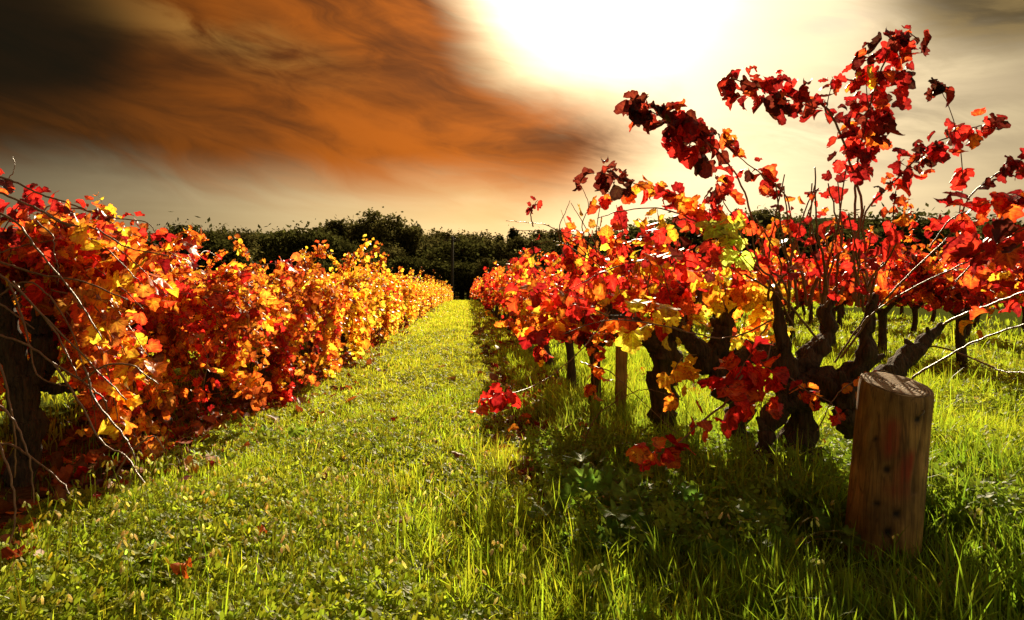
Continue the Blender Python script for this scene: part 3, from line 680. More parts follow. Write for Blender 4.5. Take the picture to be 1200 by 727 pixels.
def make_post():
    loc = ground_at(1031, 2.98)
    root = empty('fence_post', loc, 'sawn-off round timber post with red paint smears, in front of the largest vine', 'post')
    Yp = 2.98; top = P(1051, 451, Yp) - loc; bot = P(1030, 668, Yp) - loc
    rw = 39.5 * Yp / F
    na, nh = 72, 90
    ang = np.linspace(0, 2 * np.pi, na, endpoint=False)
    V = []; C = []
    knots = [(-.08, .33, .012), (-.25, .20, .010), (.28, .17, .014), (.62, .535, .013), (.10, .10, .016), (-.45, .44, .008)]   # angle off the camera side, height above the ground, size
    for j in range(nh):
        t = j / (nh - 1)
        for a in ang:
            rr = rw * (1.02 - .03 * t) * (1 + .012 * math.sin(3 * a + 1) + .010 * math.sin(7 * a + 4 * t))
            p = bot + (top - bot) * t
            dx, dy = math.sin(a), -math.cos(a)             # a = 0 faces the camera
            g = mnoise.noise(Vector((dx * 9, dy * 9, t * 1.2)))
            g2 = mnoise.noise(Vector((dx * 26, dy * 26, t * 2.)))
            rr *= 1 + .012 * g + .008 * g2
            aa = (a + .49 + np.pi) % (2 * np.pi) - np.pi      # measured from the side that faces the lane
            hz = p[2] + 0.0
            dark = 0.
            for (ka, kh, ks) in knots:
                d2 = ((aa - ka) * rw) ** 2 + ((hz - kh) * .8) ** 2
                w = math.exp(-d2 / ks ** 2); rr -= .008 * w; dark = max(dark, min(1, 1.3 * w))
            # long split and broken slab on the right side
            sl = math.exp(-((aa - .80 - .10 * math.sin(9 * t)) / .07) ** 2) * (1 if t > .45 else 0) * .9
            rr -= .012 * sl; dark = max(dark, .7 * sl)
            if .75 < aa < 1.5: rr -= .010 * max(0, math.sin((aa - .75) / .75 * math.pi)) * (1 if t > .62 + .12 * g else .3)
            if t > .93: rr -= .007 * max(0, mnoise.noise(Vector((dx * 7, dy * 7, 5.)))) * (t - .93) / .07 + .004 * ((t - .93) / .07) ** 3
            red = .95 * math.exp(-((aa + .02) / .22) ** 2) * math.exp(-((hz - .455) / .075) ** 4)
            red = max(red, .85 * math.exp(-((aa - .45 - (hz - .37) * 1.6) / .24) ** 2) * math.exp(-((hz - .34) / .07) ** 4))
            red = max(red, .55 * math.exp(-((aa - .25) / .35) ** 2) * math.exp(-((hz - .26) / .04) ** 2))
            red *= .55 + .9 * max(0, .5 + g)
            # sawn top slopes towards the camera
            z = p[2] + (t ** 6) * (rr * (dy * .26) - rr * dx * .10)
            V.append((p[0] + dx * rr, p[1] + dy * rr, z)); C.append((min(1, red), dark, 0))
    idx = np.arange(na * nh).reshape(nh, na); nx = np.roll(idx, -1, 1)
    mb = MB(); mb.add(V, np.stack([idx[:-1], nx[:-1], nx[1:], idx[1:]], -1).reshape(-1, 4), C)
    mb.build('post_body', M_POST, root)
    # sawn end: a slightly domed, cracked disc sitting on the body's rim
    rim = np.array(V).reshape(nh, na, 3)[-1]; cen = rim.mean(0)
    rings = [1.0, .975, .93, .8, .6, .4, .2]
    VV = []; 
    for q in rings:
        for k in range(na):
            p = cen + (rim[k] - cen) * q
            up = .0 if q == 1 else (.004 if q > .95 else .006)
            cr = 0
            for (ca, wd) in [(2.2, .05), (4.0, .04), (5.6, .05), (.9, .03)]:
                dd = (ang[k] - ca + np.pi) % (2 * np.pi) - np.pi
                cr += math.exp(-(dd / (wd / max(q, .15))) ** 2) * (.2 < q < .97)
            VV.append(p + np.array([0, 0, up - .007 * cr + .0025 * mnoise.noise(Vector(p * 40))]))
    VV.append(cen + np.array([0, 0, .006])); nr = len(rings)
    idx = np.arange(na * nr).reshape(nr, na); nx = np.roll(idx, -1, 1)
    mb = MB(); mb.add(VV, [np.stack([idx[:-1], nx[:-1], nx[1:], idx[1:]], -1).reshape(-1, 4), np.stack([idx[-1], nx[-1], np.full(na, na * nr)], -1)])
    mb.build('sawn_end', M_END, root)
    # old fence staple on the right side
    a0 = .16; c0 = bot + (top - bot) * .90; mb = MB()
    pts = []
    for s in np.linspace(0, math.pi, 9):
        a = a0 + .10 * math.cos(s); r = rw * 1.0 + .012 * math.sin(s)
        pts.append(c0 + np.array([math.sin(a) * r, -math.cos(a) * r, -.02 + .012 * math.cos(s)]))
    tube(mb, pts, .0022, 6); mb.build('staple', M_METAL, root)
make_post()

def make_stake():
    loc = ground_at(727, 5.72)
    root = empty('wooden_stake', loc, 'square grey-brown wooden stake standing in the right row beside a vine trunk', 'stake')
    mb = MB(); w = .038; n = 14; V = []; 
    base = np.array([(-1, -.9), (-.9, -1), (.9, -1), (1, -.9), (1, .9), (.9, 1), (-.9, 1), (-1, .9)]) * w
    for j in range(n):
        z = -.1 + .85 * j / (n - 1)
        for q in base: V.append((q[0] + .018 * z + R.normal(0, .0012), q[1] + R.normal(0, .0012), z))
    idx = np.arange(8 * n).reshape(n, 8); nx = np.roll(idx, -1, 1)
    V.append((.0135, 0, .756))
    mb.add(V, [np.stack([idx[:-1], nx[:-1], nx[1:], idx[1:]], -1).reshape(-1, 4), np.stack([idx[-1], nx[-1], np.full(8, 8 * n)], -1)], (0, 0, 0))
    mb.build('stake_body', M_POST, root, smooth=False)
    mb = MB(); a = np.linspace(0, 2 * np.pi, 17)
    tube(mb, np.stack([.01 + .047 * np.cos(a), .047 * np.sin(a), .56 + .01 * np.sin(a * 2)], 1), .002, 5, cap=False); mb.build('wire_tie', M_METAL, root)
make_stake()
# ================================================================== GROUND
def ground_material():
    m, nt = mat('vineyard_ground'); L = nt.links
    geo = N(nt, 'ShaderNodeNewGeometry'); sp = N(nt, 'ShaderNodeSeparateXYZ'); L.new(geo.outputs['Position'], sp.inputs[0])
    n1 = setin(N(nt, 'ShaderNodeTexNoise'), Scale=2.2, Detail=6., Roughness=.65); L.new(geo.outputs['Position'], n1.inputs['Vector'])
    n2 = setin(N(nt, 'ShaderNodeTexNoise'), Scale=26., Detail=5., Roughness=.7); L.new(geo.outputs['Position'], n2.inputs['Vector'])
    gr = ramp(nt, [(.3, (.03, .035, .009)), (.5, (.065, .078, .013)), (.7, (.11, .115, .02))]); L.new(n2.outputs['Fac'], gr.inputs['Fac'])
    so = ramp(nt, [(.3, (.05, .026, .013)), (.55, (.12, .062, .028)), (.72, (.22, .10, .04))]); L.new(n2.outputs['Fac'], so.inputs['Fac'])
    def M(op, a, b=None):
        n = N(nt, 'ShaderNodeMath', operation=op)
        for i, v in enumerate((a, b)):
            if v is None: continue
            if hasattr(v, 'is_output'): L.new(v, n.inputs[i])
            else: n.inputs[i].default_value = v
        return n.outputs[0]
    x = M('ADD', sp.outputs[0], M('MULTIPLY', M('SUBTRACT', n1.outputs['Fac'], .5), .7))
    def band(c, w):
        return M('SUBTRACT', 1., M('SMOOTH_MIN', 1., M('DIVIDE', M('ABSOLUTE', M('SUBTRACT', x, c)), w)))
    s = M('MAXIMUM', band(-2.15, .95), M('MULTIPLY', band(.62, .5), .9))
    s = M('MAXIMUM', s, M('MULTIPLY', band(5.7, .5), .4))
    mk = N(nt, 'ShaderNodeMapRange'); mk.inputs[1].default_value = .12; mk.inputs[2].default_value = .42; L.new(s, mk.inputs[0])
    mx = N(nt, 'ShaderNodeMix', data_type='RGBA'); L.new(mk.outputs[0], mx.inputs[0]); L.new(gr.outputs['Color'], mx.inputs[6]); L.new(so.outputs['Color'], mx.inputs[7])
    pb = setin(N(nt, 'ShaderNodeBsdfPrincipled'), Roughness=1.); pb.inputs['Specular IOR Level'].default_value = 0.
    L.new(mx.outputs[2], pb.inputs['Base Color'])
    bp = setin(N(nt, 'ShaderNodeBump'), Strength=.8, Distance=.03); L.new(n2.outputs['Fac'], bp.inputs['Height']); L.new(bp.outputs['Normal'], pb.inputs['Normal'])
    L.new(pb.outputs[0], N(nt, 'ShaderNodeOutputMaterial').inputs['Surface'])
    return m

xs = np.concatenate([-np.geomspace(4, 1500, 26)[::-1], np.arange(-3.8, 12, .12), np.geomspace(12.2, 1500, 24)])
ys = np.concatenate([np.array([-400, -120, -40, -15, -6, -2, 0.]), np.arange(.6, 14, .12), np.arange(14, 60, .8), np.geomspace(62, 2500, 24)])
X, Y = np.meshgrid(xs, ys); Z = gz(X, Y)
mb = MB(); idx = np.arange(X.size).reshape(X.shape)
mb.add(np.stack([X.ravel(), Y.ravel(), Z.ravel()], 1), np.stack([idx[:-1, :-1], idx[:-1, 1:], idx[1:, 1:], idx[1:, :-1]], -1).reshape(-1, 4))
tag(mb.build('ground', ground_material()), kind='structure')

# ================================================================== GRASS AND HERBS
def jitter_col(base, n, s=.18):
    return np.clip(np.asarray(base) * np.exp(R.normal(0, s, (n, 1))) * np.exp(R.normal(0, .07, (n, 3))), 0, 1)

def blades(mb, x, y, h, w, base, lean=.45, tip=(1.25, 1.2, 1.0)):
    n = len(x)
    if n == 0: return
    a = R.uniform(0, 2 * np.pi, n); la = R.uniform(0, 2 * np.pi, n); l = np.minimum(np.abs(R.normal(0, lean, n)), .95)
    dx, dy = np.cos(a), np.sin(a); lx, ly = np.cos(la) * l, np.sin(la) * l
    z0 = gz(x, y) - .01
    def pt(t, s):
        hh = h * t * (1 - .28 * np.minimum(l, 1.2) * t)
        return np.stack([x + lx * h * t * t + dx * w * s, y + ly * h * t * t + dy * w * s, z0 + hh], 1)
    V = np.stack([pt(0, -.8), pt(0, .8), pt(.4, .95), pt(.4, -.95), pt(.75, .6), pt(.75, -.6), pt(1., 0)], 1).reshape(-1, 3)
    o = (np.arange(n) * 7)[:, None]
    Q = np.concatenate([o + np.array([0, 1, 2, 3]), o + np.array([3, 2, 4, 5])]); T = o + np.array([5, 4, 6])
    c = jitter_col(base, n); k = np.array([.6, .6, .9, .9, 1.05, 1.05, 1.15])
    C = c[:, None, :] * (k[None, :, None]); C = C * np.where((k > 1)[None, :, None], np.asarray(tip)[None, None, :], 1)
    mb.add(V, [Q, T], np.clip(C, 0, 1).reshape(-1, 3))

def scatter(x0, x1, y0, y1, n, yexp=1.0):
    return R.uniform(x0, x1, n), y0 + (y1 - y0) * R.uniform(0, 1, n) ** yexp

def patch(x, y, f=1.3, s=0.):
    return .5 + .5 * np.sin(f * 2.1 * x + 1.7 * np.sin(f * .9 * y + s)) * np.cos(f * 1.3 * y + 1.1 * np.sin(f * 1.7 * x - s))

LANE = (.245, .322, .017); LANE2 = (.32, .36, .02); SHADED = (.14, .225, .014); STRAW = (.52, .38, .10)  # third green is grass darkened: part of the shade is put into its colour
g = MB()
# near lane
for (n, y0, y1, h, w, c) in [(28000, 1.9, 4.2, .052, .0022, LANE), (32000, 4.0, 7.5, .05, .003, LANE), (28000, 7.2, 14, .055, .0045, LANE2), (24000, 13.5, 28, .065, .008, LANE2), (16000, 27, 54, .075, .016, LANE2), (14000, 52, 90, .09, .03, LANE2)]:
    x, y = scatter(-1.75, .95, y0, y1, n)
    keep = R.uniform(0, 1, n) < (.45 + .6 * patch(x, y)) * np.where(np.abs(x - .30 - .06 * np.sin(y * 1.7)) < .12, .2, 1) * np.where((x < -1.45) & (y > 4.6), .22, 1)
    x, y = x[keep], y[keep]
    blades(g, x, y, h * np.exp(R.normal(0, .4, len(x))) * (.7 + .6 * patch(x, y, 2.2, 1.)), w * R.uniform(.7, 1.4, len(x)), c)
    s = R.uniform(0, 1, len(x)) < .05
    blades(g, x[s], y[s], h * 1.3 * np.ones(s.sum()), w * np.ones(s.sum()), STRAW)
# right of the right row, and between the rows beyond
for (n, x0, x1, y0, y1, h, w) in [(26000, .9, 4.2, 3.2, 6.5, .13, .0032), (34000, 1.2, 6.5, 6, 11, .12, .005), (26000, 1.2, 11, 10.5, 20, .12, .009), (16000, 1.2, 15, 20, 40, .13, .017), (9000, 3.0, 14, 6, 16, .12, .006)]:
    x, y = scatter(x0, x1, y0, y1, n)
    p = patch(x, y, 1.1, 2.)
    keep = R.uniform(0, 1, n) < .35 + .75 * p
    x, y, p = x[keep], y[keep], p[keep]
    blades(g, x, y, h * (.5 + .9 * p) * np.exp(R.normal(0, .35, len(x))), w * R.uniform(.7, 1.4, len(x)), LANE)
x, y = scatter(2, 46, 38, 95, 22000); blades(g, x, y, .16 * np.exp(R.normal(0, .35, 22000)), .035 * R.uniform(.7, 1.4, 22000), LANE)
x, y = scatter(.9, 3.4, 1.9, 3.4, 9000); blades(g, x, y, .07 * np.exp(R.normal(0, .35, 9000)), .0026 * R.uniform(.7, 1.4, 9000), SHADED)
# beyond and under the left row
x, y = scatter(-9, -2.6, 4, 16, 22000); blades(g, x, y, .10 * np.exp(R.normal(0, .3, len(x))), .006 * np.ones(len(x)), LANE2)
x, y = scatter(-2.6, -1.7, 2.6, 12, 2500); blades(g, x, y, .07 * np.exp(R.normal(0, .4, len(x))), .003 * np.ones(len(x)), SHADED)
tag(g.build('grass', M_GRASS), kind='stuff')
# taller clumped grass: right foreground and lane verge
g = MB()
def clumps(n, x0, x1, y0, y1, per, h, w, c, lean=.5, spread=.035):
    cx, cy = scatter(x0, x1, y0, y1, n)
    ok = ~((cx > 1.2) & (cx < 1.95) & (cy > 2.45) & (cy < 3.2)) | (R.uniform(0, 1, n) < .12); cx, cy = cx[ok], cy[ok]; n = len(cx)
    k = R.integers(per[0], per[1], n)
    x = np.repeat(cx, k) + R.normal(0, spread, k.sum()); y = np.repeat(cy, k) + R.normal(0, spread, k.sum())
    hh = np.repeat(h * np.exp(R.normal(0, .25, n)), k) * R.uniform(.55, 1.15, k.sum())
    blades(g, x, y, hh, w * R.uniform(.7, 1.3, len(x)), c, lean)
clumps(250, .35, 2.0, 1.9, 2.85, (12, 28), .165, .0036, SHADED, .55)
clumps(300, .7, 2.9, 3.05, 4.3, (12, 28), .19, .0036, SHADED, .5)
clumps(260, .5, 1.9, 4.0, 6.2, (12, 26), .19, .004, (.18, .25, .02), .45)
clumps(170, .45, 1.2, 5.5, 12, (10, 20), .16, .005, LANE, .45)
clumps(150, -.2, .6, 2.2, 3.2, (10, 22), .17, .003, LANE, .6)
clumps(160, -.9, .4, 2.4, 5, (6, 14), .11, .0028, LANE2, .6)
clumps(200, 1.9, 5.5, 4, 8, (10, 22), .16, .004, LANE, .5)
tag(g.build('tall_grass', M_GRASS), kind='stuff')

# clover-leaved herb carpet
def trefoils(mb, x, y, h, s, base, cols=None):
    n = len(x); z = gz(x, y) + h
    a0 = R.uniform(0, 2 * np.pi, n); c = jitter_col(base, n, .2)
    tx, ty = R.normal(0, .5, n), R.normal(.25, .5, n)
    for k in range(3):
        a = a0 + k * 2 * np.pi / 3 + R.normal(0, .15, n)
        dx, dy = np.cos(a), np.sin(a); px, py = -dy, dx
        dr = R.uniform(-.5, .15, n)
        def q(u, v, zz):
            X = x + s * (dx * u + px * v); Yq = y + s * (dy * u + py * v)
            return np.stack([X, Yq, z + s * (dr * u + zz) + tx * (X - x) + ty * (Yq - y)], 1)
        V = np.stack([q(.05, 0, 0), q(.75, .58, .16), q(1.05, .34, .12), q(.85, 0, -.03), q(1.05, -.34, .12), q(.75, -.58, .16)], 1).reshape(-1, 3)
        o = (np.arange(n) * 6)[:, None]
        mb.add(V, [np.concatenate([o + np.array([0, 3, 2, 1]), o + np.array([0, 5, 4, 3])])], np.repeat(c, 6, 0))
h_ = MB()
CL = (.27, .325, .02); CL2 = (.33, .36, .022)
for (n, x0, x1, y0, y1, s, hm, c) in [(30000, -1.9, .55, 1.9, 3.6, .017, .065, CL), (26000, -1.65, .35, 3.5, 5.5, .018, .055, CL), (20000, -1.55, .35, 5.4, 9, .02, .05, CL2), (14000, -1.5, .45, 9, 17, .026, .05, CL2), (6000, 1.8, 4.8, 3.4, 7, .022, .13, CL), (7000, 2.5, 8, 7, 12, .03, .13, CL2), (4000, 3, 12, 12, 22, .05, .12, CL2)]:
    x, y = scatter(x0, x1, y0, y1, n); p = patch(x, y, 1.6, .5)
    k = (R.uniform(0, 1, n) < -.05 + 1.25 * p) & ~((np.abs(x - .30) < .12) & (R.uniform(0, 1, n) < .8)); x, y, p = x[k], y[k], p[k]
    trefoils(h_, x, y, hm * (.25 + 1.1 * p) * R.uniform(.5, 1.2, len(x)), s * R.uniform(.7, 1.3, len(x)), c)
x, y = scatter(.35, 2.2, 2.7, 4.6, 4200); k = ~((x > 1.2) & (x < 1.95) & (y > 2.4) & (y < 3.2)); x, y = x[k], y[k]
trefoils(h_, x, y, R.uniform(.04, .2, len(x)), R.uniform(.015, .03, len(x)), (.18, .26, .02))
tag(h_.build('clover_carpet', M_WEED), kind='stuff')

# wood-sorrel stems with nodding closed flowers
st = MB()
def sorrel(n, x0, x1, y0, y1, h):
    for i in range(n):
        x, y = R.uniform(x0, x1), R.uniform(y0, y1); z = float(gz(x, y)); hh = h * R.uniform(.65, 1.25)
        lx, ly = R.normal(0, .12, 2) * hh
        pts = np.array([[x, y, z], [x + lx * .3, y + ly * .3, z + hh * .5], [x + lx, y + ly, z + hh]])
        c = jitter_col((.30, .34, .05), 1)[0]
        q = spline(pts, 6); tube(st, q, np.linspace(.0018, .0012, 6), 4, col=c)
        for b in range(R.integers(1, 5)):
            a = R.uniform(0, 6.28); e = q[-1] + np.array([math.cos(a) * .014, math.sin(a) * .014, R.uniform(-.004, .008)])
            f = e + np.array([math.cos(a) * .012, math.sin(a) * .012, -R.uniform(.008, .022)])
            tube(st, np.array([q[-1], (q[-1] + e) / 2 + [0, 0, .003], e]), .0007, 3, col=c)
            tube(st, np.array([e, e * .6 + f * .4, f]), [.0014, .0042, .0028], 5, col=jitter_col((.62, .60, .30) if R.uniform() < .6 else (.50, .50, .10), 1)[0])
sorrel(240, -1.55, .2, 2.1, 3.3, .22); sorrel(120, -1.6, .1, 3.2, 5.0, .19); sorrel(40, .2, 1.9, 2.3, 3.2, .16); sorrel(40, 2, 4, 3.6, 6, .18)
tag(st.build('sorrel_stems', M_WEED), kind='stuff')

# leaf litter: dense under the left row and along the right wheel track
lit = MB()
def litter(n, xc, xs_, y0, y1, size, mix, up=.025, yexp=1.):
    x = R.normal(xc, xs_, n); y = y0 + (y1 - y0) * R.uniform(0, 1, n) ** yexp
    p = np.stack([x, y, gz(x, y) + R.uniform(.0, up, n)], 1)
    ci, co = pick(mixpal(mix, n), n)
    nr = np.stack([R.normal(0, .45, n), R.normal(0, .45, n), np.ones(n)], 1); tp = np.stack([R.normal(0, 1, n), R.normal(0, 1, n), R.normal(0, .2, n)], 1)
    put_leaves(lit, p, nr, tp, size * np.exp(R.normal(0, .25, n)), ci, co, T_LO + T_DRY[:4])
LX = {'brown': 4, 'rust': 2.5, 'orange': .6, 'red': .35, 'deep': .5, 'gold': .2}
litter(900, -2.0, .42, 2.6, 9, .085, LX, .03); litter(1300, -1.68, .22, 4.8, 16, .085, LX, .04); litter(1300, -1.72, .25, 14, 46, .10, LX, .06)
litter(260, .32, .10, 3.9, 9.5, .06, LX, .03); litter(420, .68, .14, 4.2, 9.5, .07, LX, .05); litter(400, .65, .2, 9, 30, .09, LX, .04); litter(50, -.2, .7, 2.6, 12, .045, LX, .05); litter(20, -1.1, .3, 3, 8, .04, LX, .06)
litter(160, 1.6, .9, 4, 9, .08, LX, .08)
tag(lit.build('leaf_litter', M_LITTER), kind='stuff')

# single fallen leaves one can pick out
def fallen(px, py, size, pal, lab, lift=.05, tilt=.5):
    Y = F * H / (py - VY); p = ground_at(px, Y); p[2] += lift
    mb = MB(); ci, co = (np.array([PAL[pal][0][q]]) for q in (1, 2))
    put_leaves(mb, np.zeros((1, 3)), np.array([[R.normal(0, tilt), -.5, 1.]]), np.array([[R.normal(), R.normal(), .1]]), np.array([size * .72]), ci, co, T_DRY[2:4])
    e = np.array([[0, 0, 0], [.02, .01, .012], [.045, .02, .016]])
    tube(mb, e, .0016, 4, col=(.25, .10, .05))
    o = mb.build('fallen_leaf', M_LITTER); o.location = p
    tag(o, lab, 'leaf', 'fallen vine leaves')
fallen(458, 634, .085, 'deep', 'dark red crumpled vine leaf lying in the middle of the grass lane')
fallen(377, 580, .07, 'dead', 'small dark vine leaf lying left of centre on the lane')
fallen(575, 517, .10, 'brown', 'rusty vine leaf lying on the lane edge below the hanging red cluster', .04)
fallen(62, 602, .13, 'brown', 'large orange-brown vine leaf under the end of the left row', .06)
fallen(30, 628, .13, 'orange', 'orange vine leaf beneath the bare canes at the left edge', .06)
fallen(88, 557, .13, 'brown', 'tan curled vine leaf beside the leaning left trunk', .05)
fallen(110, 604, .05, 'red', 'tiny bright red leaf in the herbs near the left row', .09)
fallen(305, 663, .06, 'orange', 'orange leaf caught in the tall lane grass near the front', .10)
fallen(222, 718, .09, 'orange', 'orange leaf at the very front edge of the lane', .12)

# mallow weeds with round lobed leaves
_a = np.linspace(-2.7, 2.7, 29)
_mr = 1 + .10 * np.cos(_a * 7) + .02 * np.cos(_a * 28)
MO = np.stack([np.sin(_a) * _mr * .55, .30 + np.cos(_a) * _mr * .55], 1)
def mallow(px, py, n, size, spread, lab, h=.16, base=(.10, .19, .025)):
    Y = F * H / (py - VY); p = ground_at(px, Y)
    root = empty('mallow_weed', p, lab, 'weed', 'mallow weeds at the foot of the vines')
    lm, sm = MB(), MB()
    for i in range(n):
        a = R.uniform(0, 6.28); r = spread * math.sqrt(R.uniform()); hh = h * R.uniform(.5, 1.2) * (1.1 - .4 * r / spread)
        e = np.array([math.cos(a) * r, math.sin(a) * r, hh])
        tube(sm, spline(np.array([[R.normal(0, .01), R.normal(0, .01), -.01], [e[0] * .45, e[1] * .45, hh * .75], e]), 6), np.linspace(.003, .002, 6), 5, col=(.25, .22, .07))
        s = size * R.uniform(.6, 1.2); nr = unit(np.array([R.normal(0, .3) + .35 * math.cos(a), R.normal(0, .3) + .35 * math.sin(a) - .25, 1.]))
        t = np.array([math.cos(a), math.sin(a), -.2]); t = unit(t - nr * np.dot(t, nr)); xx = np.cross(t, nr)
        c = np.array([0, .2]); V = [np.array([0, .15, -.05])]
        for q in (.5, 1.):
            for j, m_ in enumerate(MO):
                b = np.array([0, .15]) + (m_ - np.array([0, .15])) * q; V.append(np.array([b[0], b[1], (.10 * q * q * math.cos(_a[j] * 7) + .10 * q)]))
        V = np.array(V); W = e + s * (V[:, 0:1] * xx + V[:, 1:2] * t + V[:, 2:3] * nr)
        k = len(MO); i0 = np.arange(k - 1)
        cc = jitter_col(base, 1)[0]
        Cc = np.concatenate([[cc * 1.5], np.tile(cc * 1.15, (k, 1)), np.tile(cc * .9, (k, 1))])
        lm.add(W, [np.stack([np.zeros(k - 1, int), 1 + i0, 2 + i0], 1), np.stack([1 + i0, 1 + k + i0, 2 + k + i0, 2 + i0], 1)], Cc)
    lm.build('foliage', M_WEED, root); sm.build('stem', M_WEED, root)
mallow(716, 592, 12, .14, .18, 'mallow weed with broad round leaves, under the low red leaf cluster', .25, (.13, .23, .03))
mallow(672, 606, 8, .105, .15, 'mallow weed with pale lobed leaves, at the edge of the shadow', .19, (.15, .24, .03))
mallow(630, 628, 7, .085, .13, 'low mallow weed spreading onto the lane, frontmost left of its group', .09, (.15, .24, .03))
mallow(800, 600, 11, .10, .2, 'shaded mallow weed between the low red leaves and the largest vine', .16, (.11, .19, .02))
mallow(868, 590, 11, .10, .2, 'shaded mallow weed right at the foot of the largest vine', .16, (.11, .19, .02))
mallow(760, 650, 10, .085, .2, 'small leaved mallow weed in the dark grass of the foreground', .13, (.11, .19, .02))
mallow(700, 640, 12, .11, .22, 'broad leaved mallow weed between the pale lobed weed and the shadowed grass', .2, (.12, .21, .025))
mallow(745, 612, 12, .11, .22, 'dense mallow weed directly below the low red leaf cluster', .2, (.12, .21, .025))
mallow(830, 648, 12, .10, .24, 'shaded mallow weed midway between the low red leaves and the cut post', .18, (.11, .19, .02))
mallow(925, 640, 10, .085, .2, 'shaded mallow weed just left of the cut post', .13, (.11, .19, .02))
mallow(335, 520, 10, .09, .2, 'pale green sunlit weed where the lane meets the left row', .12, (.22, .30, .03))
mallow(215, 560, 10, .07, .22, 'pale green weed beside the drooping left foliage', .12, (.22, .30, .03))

# ================================================================== BACKGROUND TREES
def crown_mesh(name, kind, seed):
    rng = np.random.default_rng(seed); mb = MB()
    if kind == 'pine':
        nl, hgt = 90, 8.0
        cen = []
        for i in range(nl):
            t = rng.uniform(.08, 1); r = (1 - t) ** .8 * 1.7 * rng.uniform(.4, 1.05); a = rng.uniform(0, 6.28)
            cen.append((math.cos(a) * r, math.sin(a) * r, t * hgt, .45))
    elif kind == 'round':
        cen = []
        for i in range(70):
            d = unit(rng.normal(0, 1, 3)); d[2] = abs(d[2]) * 1.0 - .25; r = rng.uniform(.55, 1.0)
            cen.append((d[0] * 3.2 * r, d[1] * 3.2 * r, 3.4 + d[2] * 2.7 * r, .8))
    else:                                   # open gum: separate heads of foliage
        cen = []
        for i in range(11):
            a = rng.uniform(0, 6.28); r = rng.uniform(.3, 3.0); zc = rng.uniform(3.6, 7.6) - r * .35
            for j in range(8):
                q = rng.normal(0, .62, 3); cen.append((math.cos(a) * r + q[0], math.sin(a) * r + q[1], zc + q[2] * .7, .62))
        for i in range(18):                 # low skirt
            a = rng.uniform(0, 6.28); r = rng.uniform(.5, 2.6); cen.append((math.cos(a) * r, math.sin(a) * r, rng.uniform(.7, 3.2), .7))
    per = 90
    pos, nr, sz, cc = [], [], [], []
    for (x, y, z, s) in cen:
        k = per
        pos.append(np.array([x, y, z]) + rng.normal(0, s * .62, (k, 3))); nr.append(rng.normal(0, 1, (k, 3)))
        sz.append(rng.uniform(.10, .27, k)); tone = math.exp(rng.normal(0, .4))
        cc.append(np.array({'pine': (.034, .036, .012), 'round': (.055, .056, .014), 'gum': (.075, .068, .020)}[kind]) * tone * np.exp(rng.normal(0, .2, (k, 1))))
    pos = np.concatenate(pos); nr = unit(np.concatenate(nr)); sz = np.concatenate(sz); cc = np.concatenate(cc)
    pos[:, 2] = np.maximum(pos[:, 2], .1)
    u = unit(np.cross(nr, rng.normal(0, 1, nr.shape))); v = np.cross(nr, u)
    n = len(pos); s = sz[:, None]
    V = np.stack([pos - u * s, pos + v * s * .5, pos + u * s, pos - v * s * .5], 1).reshape(-1, 3)
    mb.add(V, (np.arange(n) * 4)[:, None] + np.arange(4), np.repeat(cc, 4, 0))
    return mb.mesh(name, M_TREE), cen
TREES = {}
for kd, cnt in (('gum', 4), ('round', 3), ('pine', 2)):
    for k in range(cnt):
        cm, cen = crown_mesh('crown', kd, 100 * cnt + k)
        tm = MB()
        hgt = {'gum': 5.6, 'round': 3.8, 'pine': 7.2}[kd]
        tube(tm, spline(np.array([[0, 0, -.5], [.1, .05, hgt * .35], [-.08, .1, hgt * .7], [0.05, 0, hgt]]), 10), np.linspace(.26, .06, 10), 8, .1, 3.)
        if kd != 'pine':
            for c in random.sample(cen[:60], 7):
                e = np.array(c[:3]); b = np.array([0, 0, min(e[2] * .55, hgt * .7)]); tube(tm, spline(np.array([b, (b + e) / 2 + [0, 0, -.2], e]), 6), np.linspace(.11, .03, 6), 5, .05, 3.)
        TREES[(kd, k)] = (cm, tm.mesh('trunk', M_TRUNK))
HT = {'gum': 8.0, 'round': 6.1, 'pine': 8.6}
def tree(px, top, Y, kind, lab, group='trees beyond the vineyard', wide=1.0):
    k = random.randrange({'gum': 4, 'round': 3, 'pine': 2}[kind]); zb = -1.0 + hill_z((px - VX) / F * Y, Y)
    hh = (H - (top - VY) / F * Y) - zb; s = max(.25, hh / HT[kind])
    root = empty({'gum': 'gum_tree', 'round': 'bushy_tree', 'pine': 'pine_tree'}[kind], ((px - VX) / F * Y, Y, zb), lab, 'tree', group, random.uniform(0, 6.28))
    root.scale = (s * wide, s * wide, s)
    link(bpy.data.objects.new('crown', TREES[(kind, k)][0]), root); link(bpy.data.objects.new('trunk', TREES[(kind, k)][1]), root)

def hill_z(x, y):
    x = np.asarray(x, float); y = np.asarray(y, float)
    px = VX + F * x / np.maximum(y, 1)
    top = 56 + 6 * np.sin(px / 130. + 1.) + 3 * np.sin(px / 47.) + 16 * np.exp(-((px - 980) / 190.) ** 2) + 8 * np.exp(-((px - 300) / 160.) ** 2)
    f = np.clip((y - 170) / 230, 0, 1); f = f * f * (3 - 2 * f)
    return f * (1 + top * 400 / F)
xs = np.linspace(-420, 520, 120); ys = np.linspace(150, 460, 40); X, Y = np.meshgrid(xs, ys)
Z = hill_z(X, Y) - .85 - np.where(Y < 165, .3, 0) + np.clip((Y - 170) / 100, 0, 1) * 1.2 * np.sin(X * .13) * np.sin(Y * .11)
idx = np.arange(X.size).reshape(X.shape); mb = MB()
mb.add(np.stack([X.ravel(), Y.ravel(), Z.ravel()], 1), np.stack([idx[:-1, :-1], idx[:-1, 1:], idx[1:, 1:], idx[1:, :-1]], -1).reshape(-1, 4))
hm, nt = mat('hill_scrub'); L = nt.links
